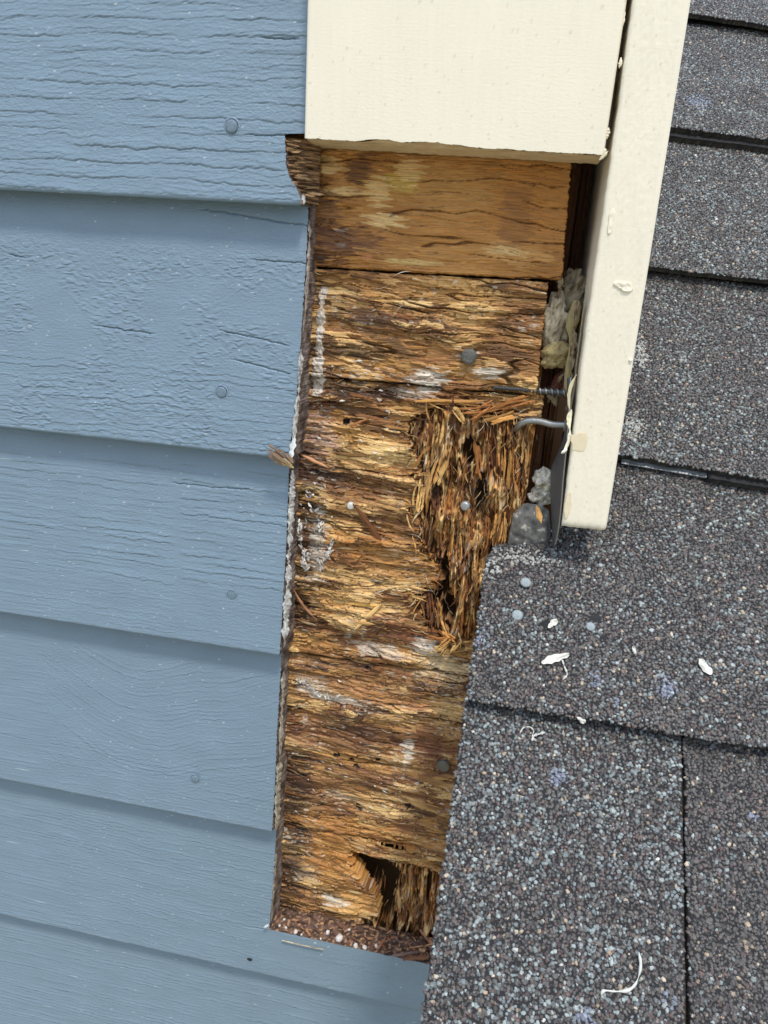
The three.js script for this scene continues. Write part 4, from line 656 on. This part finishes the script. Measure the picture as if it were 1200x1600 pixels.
const lineU = (a, b, h = 6) => { const p = roofAt(...a, h), q = roofAt(...b, h), k = (-q[2] + p[2]) / (q[0] - p[0]); return s => -p[2] + k * (s - p[0]); };
const U1 = lineU([728, 1093], [1200, 1170], 7), U2 = lineU([980, 716], [1200, 752], 7), U3 = lineU([1020, 421], [1200, 441], 7), U4 = lineU([1060, 206], [1200, 224], 7), U5 = lineU([1085, 26], [1200, 44], 7);
const SL = roofAt(700, 1300, 6)[0], SJ = roofAt(1073, 1400, 6)[0], SR = 200, SW = roofAt(948, 829, 3)[0] - 7;
console.log('roof', SL, SJ, SW, U1(0), U2(50), U3(60), U4(80), U5(90));
const HB = 9.0, HT = 2.0;
shingle(SL, SJ - 0.8, s => U1(s) - 127, s => U1(s) + 14, HB, HT, 127, 0.30);
shingle(SJ + 0.8, SR, s => U1(s) - 127, s => U1(s) + 14, HB - 1.2, HT - 0.3, 127, 0.08);
const topCut = s => s < 17 ? lerp(-1, 3, sstep(SL, 12, s)) + 0.8 * n2(s / 3, 9) + 0.5 * n2(s, 4) - 7 * sstep(SL + 4, SL, s) : U2(s) + 14;
shingle(SL, SR, U1, topCut, HB, HT, 127, 0.17);
const S2 = roofAt(1106, 738, 6)[0];
shingle(SW + 4, SR, U2, s => U3(s) + 14, HB + 0.4, HT, 127, 0.22);
shingle(S2, SR, s => U2(s) - 3.6, s => U2(s) + 20, HB - 2.4, HB - 3, 127, 0.1, false);
shingle(SW + 4, SR, U3, s => U4(s) + 14, HB, HT, 127, 0.27);
shingle(SW + 4, SR, U4, s => U5(s) + 14, HB + 0.8, HT, 127, 0.22);
shingle(SW + 4, SR, s => U4(s) - 4.2, s => U4(s) + 18, HB - 2.6, HB - 3, 127, 0.1, false);
shingle(SW + 4, SR, U5, s => U5(s) + 122, HB, HT, 127, 0.2);
{
  const dk = new THREE.BoxGeometry(SR - SL - 4, 11, 330); dk.translate((SR + SL) / 2 + 2, -8.5, 173); const dc = lin(150, 116, 78); dk.setAttribute('color', new THREE.Float32BufferAttribute(new Array(dk.attributes.position.count).fill(dc).flat(), 3)); part(roof, 'roof_deck', dk, M.vc);
  const dk2 = new THREE.BoxGeometry(SR - SW, 11, 620); dk2.translate((SR + SW) / 2, -8.5, -302.5); dk2.setAttribute('color', new THREE.Float32BufferAttribute(new Array(dk2.attributes.position.count).fill(dc).flat(), 3)); part(roof, 'roof_deck', dk2, M.vc);
}
console.log('granules', total);
// metal strip that shows under the second course
function roofSingle(name, geo, mat, label, category, group) { geo.applyMatrix4(new THREE.Matrix4().compose(new THREE.Vector3(...R0), roofQ, new THREE.Vector3(1, 1, 1))); return single(name, geo, mat, label, category, group); }
{
  const a = roofAt(972, 721, 5.2), b = roofAt(1106, 744, 5.2), g = new RoundedBoxGeometry(b[0] - a[0], 0.8, 16, 2, 0.35); g.rotateY(-Math.atan2(b[2] - a[2], b[0] - a[0])); g.translate((a[0] + b[0]) / 2, 4.6, (a[2] + b[2]) / 2 - 7); roofSingle('step_flashing', g, std({ color: new THREE.Color(0.24, 0.25, 0.26), metalness: 0.7, roughness: 0.45, bumpMap: metalBump, bumpScale: 0.0003 }), 'thin grey metal flashing strip showing beneath a shingle edge beside the corner board', 'flashing');
}
// white paint scraps, strings and pale discs lying on the shingles
const onRoof = (pts, h) => pts.map(q => { const r = roofAt(q[0], q[1], h + (q[2] || 0)); return r; });
function string(pts, r, label, hs = 7.8, name = 'paint_string', cat = 'paint string') { roofSingle(name, tube(onRoof(pts, hs), v => r * (0.75 + 0.35 * Math.sin(v * 17) + 0.2 * Math.sin(v * 41)) * Math.min(1, 8 * v + 0.3, 8 * (1 - v) + 0.3), null, { seg: 70, sides: 8 }), M.scrap, label, cat, 'paint scraps on the shingles'); }
string([[998, 1488], [1001, 1505], [998, 1525], [990, 1541], [978, 1548], [960, 1549], [945, 1548], [939, 1552], [943, 1560]], 0.62, 'long curved white paint string at the bottom of the shingles');
string([[812, 1146], [818, 1137], [828, 1136], [834, 1142], [832, 1150], [838, 1158]], 0.3, 'thin wiggly white paint thread just below the upper shingle edge', 4.2);
string([[831, 1158], [834, 1150], [842, 1147], [852, 1144]], 0.55, 'short thick white paint thread just below the upper shingle edge', 4.2);
function scrap(pts, w, label, roll = 0.2) { const q = onRoof(pts, 7.3); roofSingle('paint_flake', mergeGeometries(q.slice(1).map((p, i) => stick(q[i], p, w[i], 0.5, lin(232, 230, 222), { seg: 8, roll, bend: 0.08, blunt: 0.5, rag: 0.5 }))), M.vcPlain, label, 'paint flake', 'paint scraps on the shingles'); }
{ const fl = (px, py, len, wid, ang, label) => { const q = roofAt(px, py, 0), o = rr(0, 50), hh = 8.4; const g = sheet(24, 8, (a, b) => { const t = a - 0.5, w = wid * Math.sqrt(Math.max(0, 1 - 4 * t * t)) * (1 + 0.4 * n2(a * 5 + o, o)), x = t * len, z = (b - 0.5) * w + 0.3 * n2(a * 4 + o, 3), c = Math.cos(ang), s = Math.sin(ang); return { p: [q[0] + x * c - z * s, hh + 1.2 * n2(a * 2 + o, b * 2) + 0.8, q[2] + x * s + z * c], c: lin(204, 201, 192).map(v => v * (0.85 + 0.3 * hash(a * 40, b * 9))) }; }); roofSingle('paint_flake', g, M.vcPlain, label, 'paint flake', 'paint scraps on the shingles'); };
  fl(862, 1037, 13.5, 3.4, -0.5, 'wide white paint flake with a hooked tail near the shingle middle'); fl(1090, 1050, 8, 3, 0.9, 'white paint flake near the right edge, right of the blue smudge'); fl(900, 1129, 5, 2.4, 0.6, 'tiny white flake caught at the overlapping shingle edge'); fl(858, 984, 6, 2.4, -0.9, 'small white flake beside a dark hole in the shingle'); fl(982, 1025, 4, 1.5, 1.3, 'thin pale sliver above the blue smudge');
  string([[878, 1030], [882, 1042], [886, 1054], [879, 1062]], 0.45, 'hooked white paint tail hanging from the wide flake', 9); }
for (const [px, py, r, label] of [[821, 911, 2.5, 'round pale disc nearest the corner of the upper shingle'], [808, 962, 2.5, 'round pale disc lying just left of the dark hole'], [922, 980, 2.1, 'round pale disc beside the right dark hole in the shingle']]) {
  const q = roofAt(px, py, 6.6), g = new THREE.LatheGeometry([[0, 1], [r * 0.7, 0.95], [r, 0.5], [r * 0.9, -0.5], [0, -0.6]].map(v => new THREE.Vector2(...v)), 22); g.rotateX(rr(-0.15, 0.15)); g.translate(q[0], 7.0, q[2]); roofSingle('pale_disc', g, std({ color: new THREE.Color(0.30, 0.34, 0.35), roughness: 0.6, bumpMap: metalBump, bumpScale: 0.0004 }), label, 'pebble', 'pale discs on the shingle');
}
for (const [px, py, label] of [[851, 976, 'small dark nail hole in the shingle beside a white flake'], [930, 967, 'small dark nail hole in the shingle touching a pale disc']]) { const q = roofAt(px, py, 6); roofSingle('nail_hole', lump([q[0], 5.6, q[2]], [2.4, 0.5, 1.7], lin(14, 13, 14), { rough: 0.4, det: 10 }), M.vcPlain, label, 'nail hole'); }

// ---------------------------------------------------------------- crumbs on the ledge at the foot of the opening
{
  const gy = NOTCHY, onLedge = (px, py) => { const d = ray(px, py), t = (gy + 0.9) / d[1]; return [d[0] * t, gy + 0.9, 330 + d[2] * t]; };
  const chipC = [lin(160, 106, 74), lin(118, 80, 60), lin(186, 134, 96), lin(88, 62, 50), lin(196, 154, 112), lin(142, 118, 108), lin(74, 54, 44)];
  for (let i = 0; i < 110; i++) {
    const t = Math.sqrt(rnd()), x = lerp(-108, 6, t), z = rr(1, 13), an = rr(0, 6.28), L = rr(1.2, 6.5), y = gy + rr(0.8, 2.0) + (13 - z) * 0.28;
    single('wood_chip', stick([x, y, z], [x + Math.cos(an) * L, y + rr(-0.6, 1.6), clamp(z + Math.sin(an) * L * 0.6, 0.5, 14.5)], rr(0.5, 2.0), rr(0.4, 0.9), pick(chipC), { seg: 5, blunt: 0.7 }), M.vc, 'small brown wood chip among the crumbs on the sill of the opening', 'wood chip', 'wood chips on the sill');
  }
  for (const [px, py, r] of [[462, 1456, 1.9], [512, 1458, 2.0], [530, 1467, 3.0], [570, 1480, 1.9], [556, 1478, 2.0], [447, 1449, 1.2], [437, 1446, 1.1], [588, 1478, 1.6], [545, 1455, 1.1], [444, 1438, 1.1], [470, 1463, 1.0], [500, 1470, 1.0]]) { const p = onLedge(px, py); single('white_crumb', lump([p[0], gy + r * 0.5 + Math.max(0, 12 - p[2]) * 0.25, clamp(p[2], 1.5, 14)], [r * 0.85, r * 0.6, r * 0.7], lin(206, 200, 196), { rough: 0.45, freq: 1.6, det: 12, rot: rr(0, 3) }), M.vcPlain, 'white sealant crumb lying on the sill of the opening', 'crumb', 'white crumbs on the sill'); }
  const chipL = ['widest light brown chip, on the sill near the shingle edge', 'long grey brown chip along the front of the sill', 'upright tan chip leaning beside the shingle edge', 'short reddish chip standing below the black cavity', 'small tan chip near the left end of the sill', 'frontmost dark brown chip at the right end of the sill'];
  for (const [x0, y0, x1, y1, w, c] of [[640, 1484, 690, 1476, 3.2, chipC[4]], [612, 1497, 655, 1492, 2.4, chipC[5]], [655, 1456, 676, 1480, 3, chipC[2]], [590, 1486, 602, 1470, 2.4, chipC[0]], [476, 1455, 484, 1466, 2.6, chipC[2]], [630, 1502, 668, 1500, 3, chipC[1]]]) { const p = onLedge(x0, y0), q = onLedge(x1, y1); p[1] += 2; q[1] += 2.6; single('wood_chip', stick(p, q, w, 1.3, c, { seg: 7, blunt: 0.8 }), M.vc, chipL.shift(), 'wood chip', 'large wood chips on the sill'); }
}
renderer.render(scene, camera);
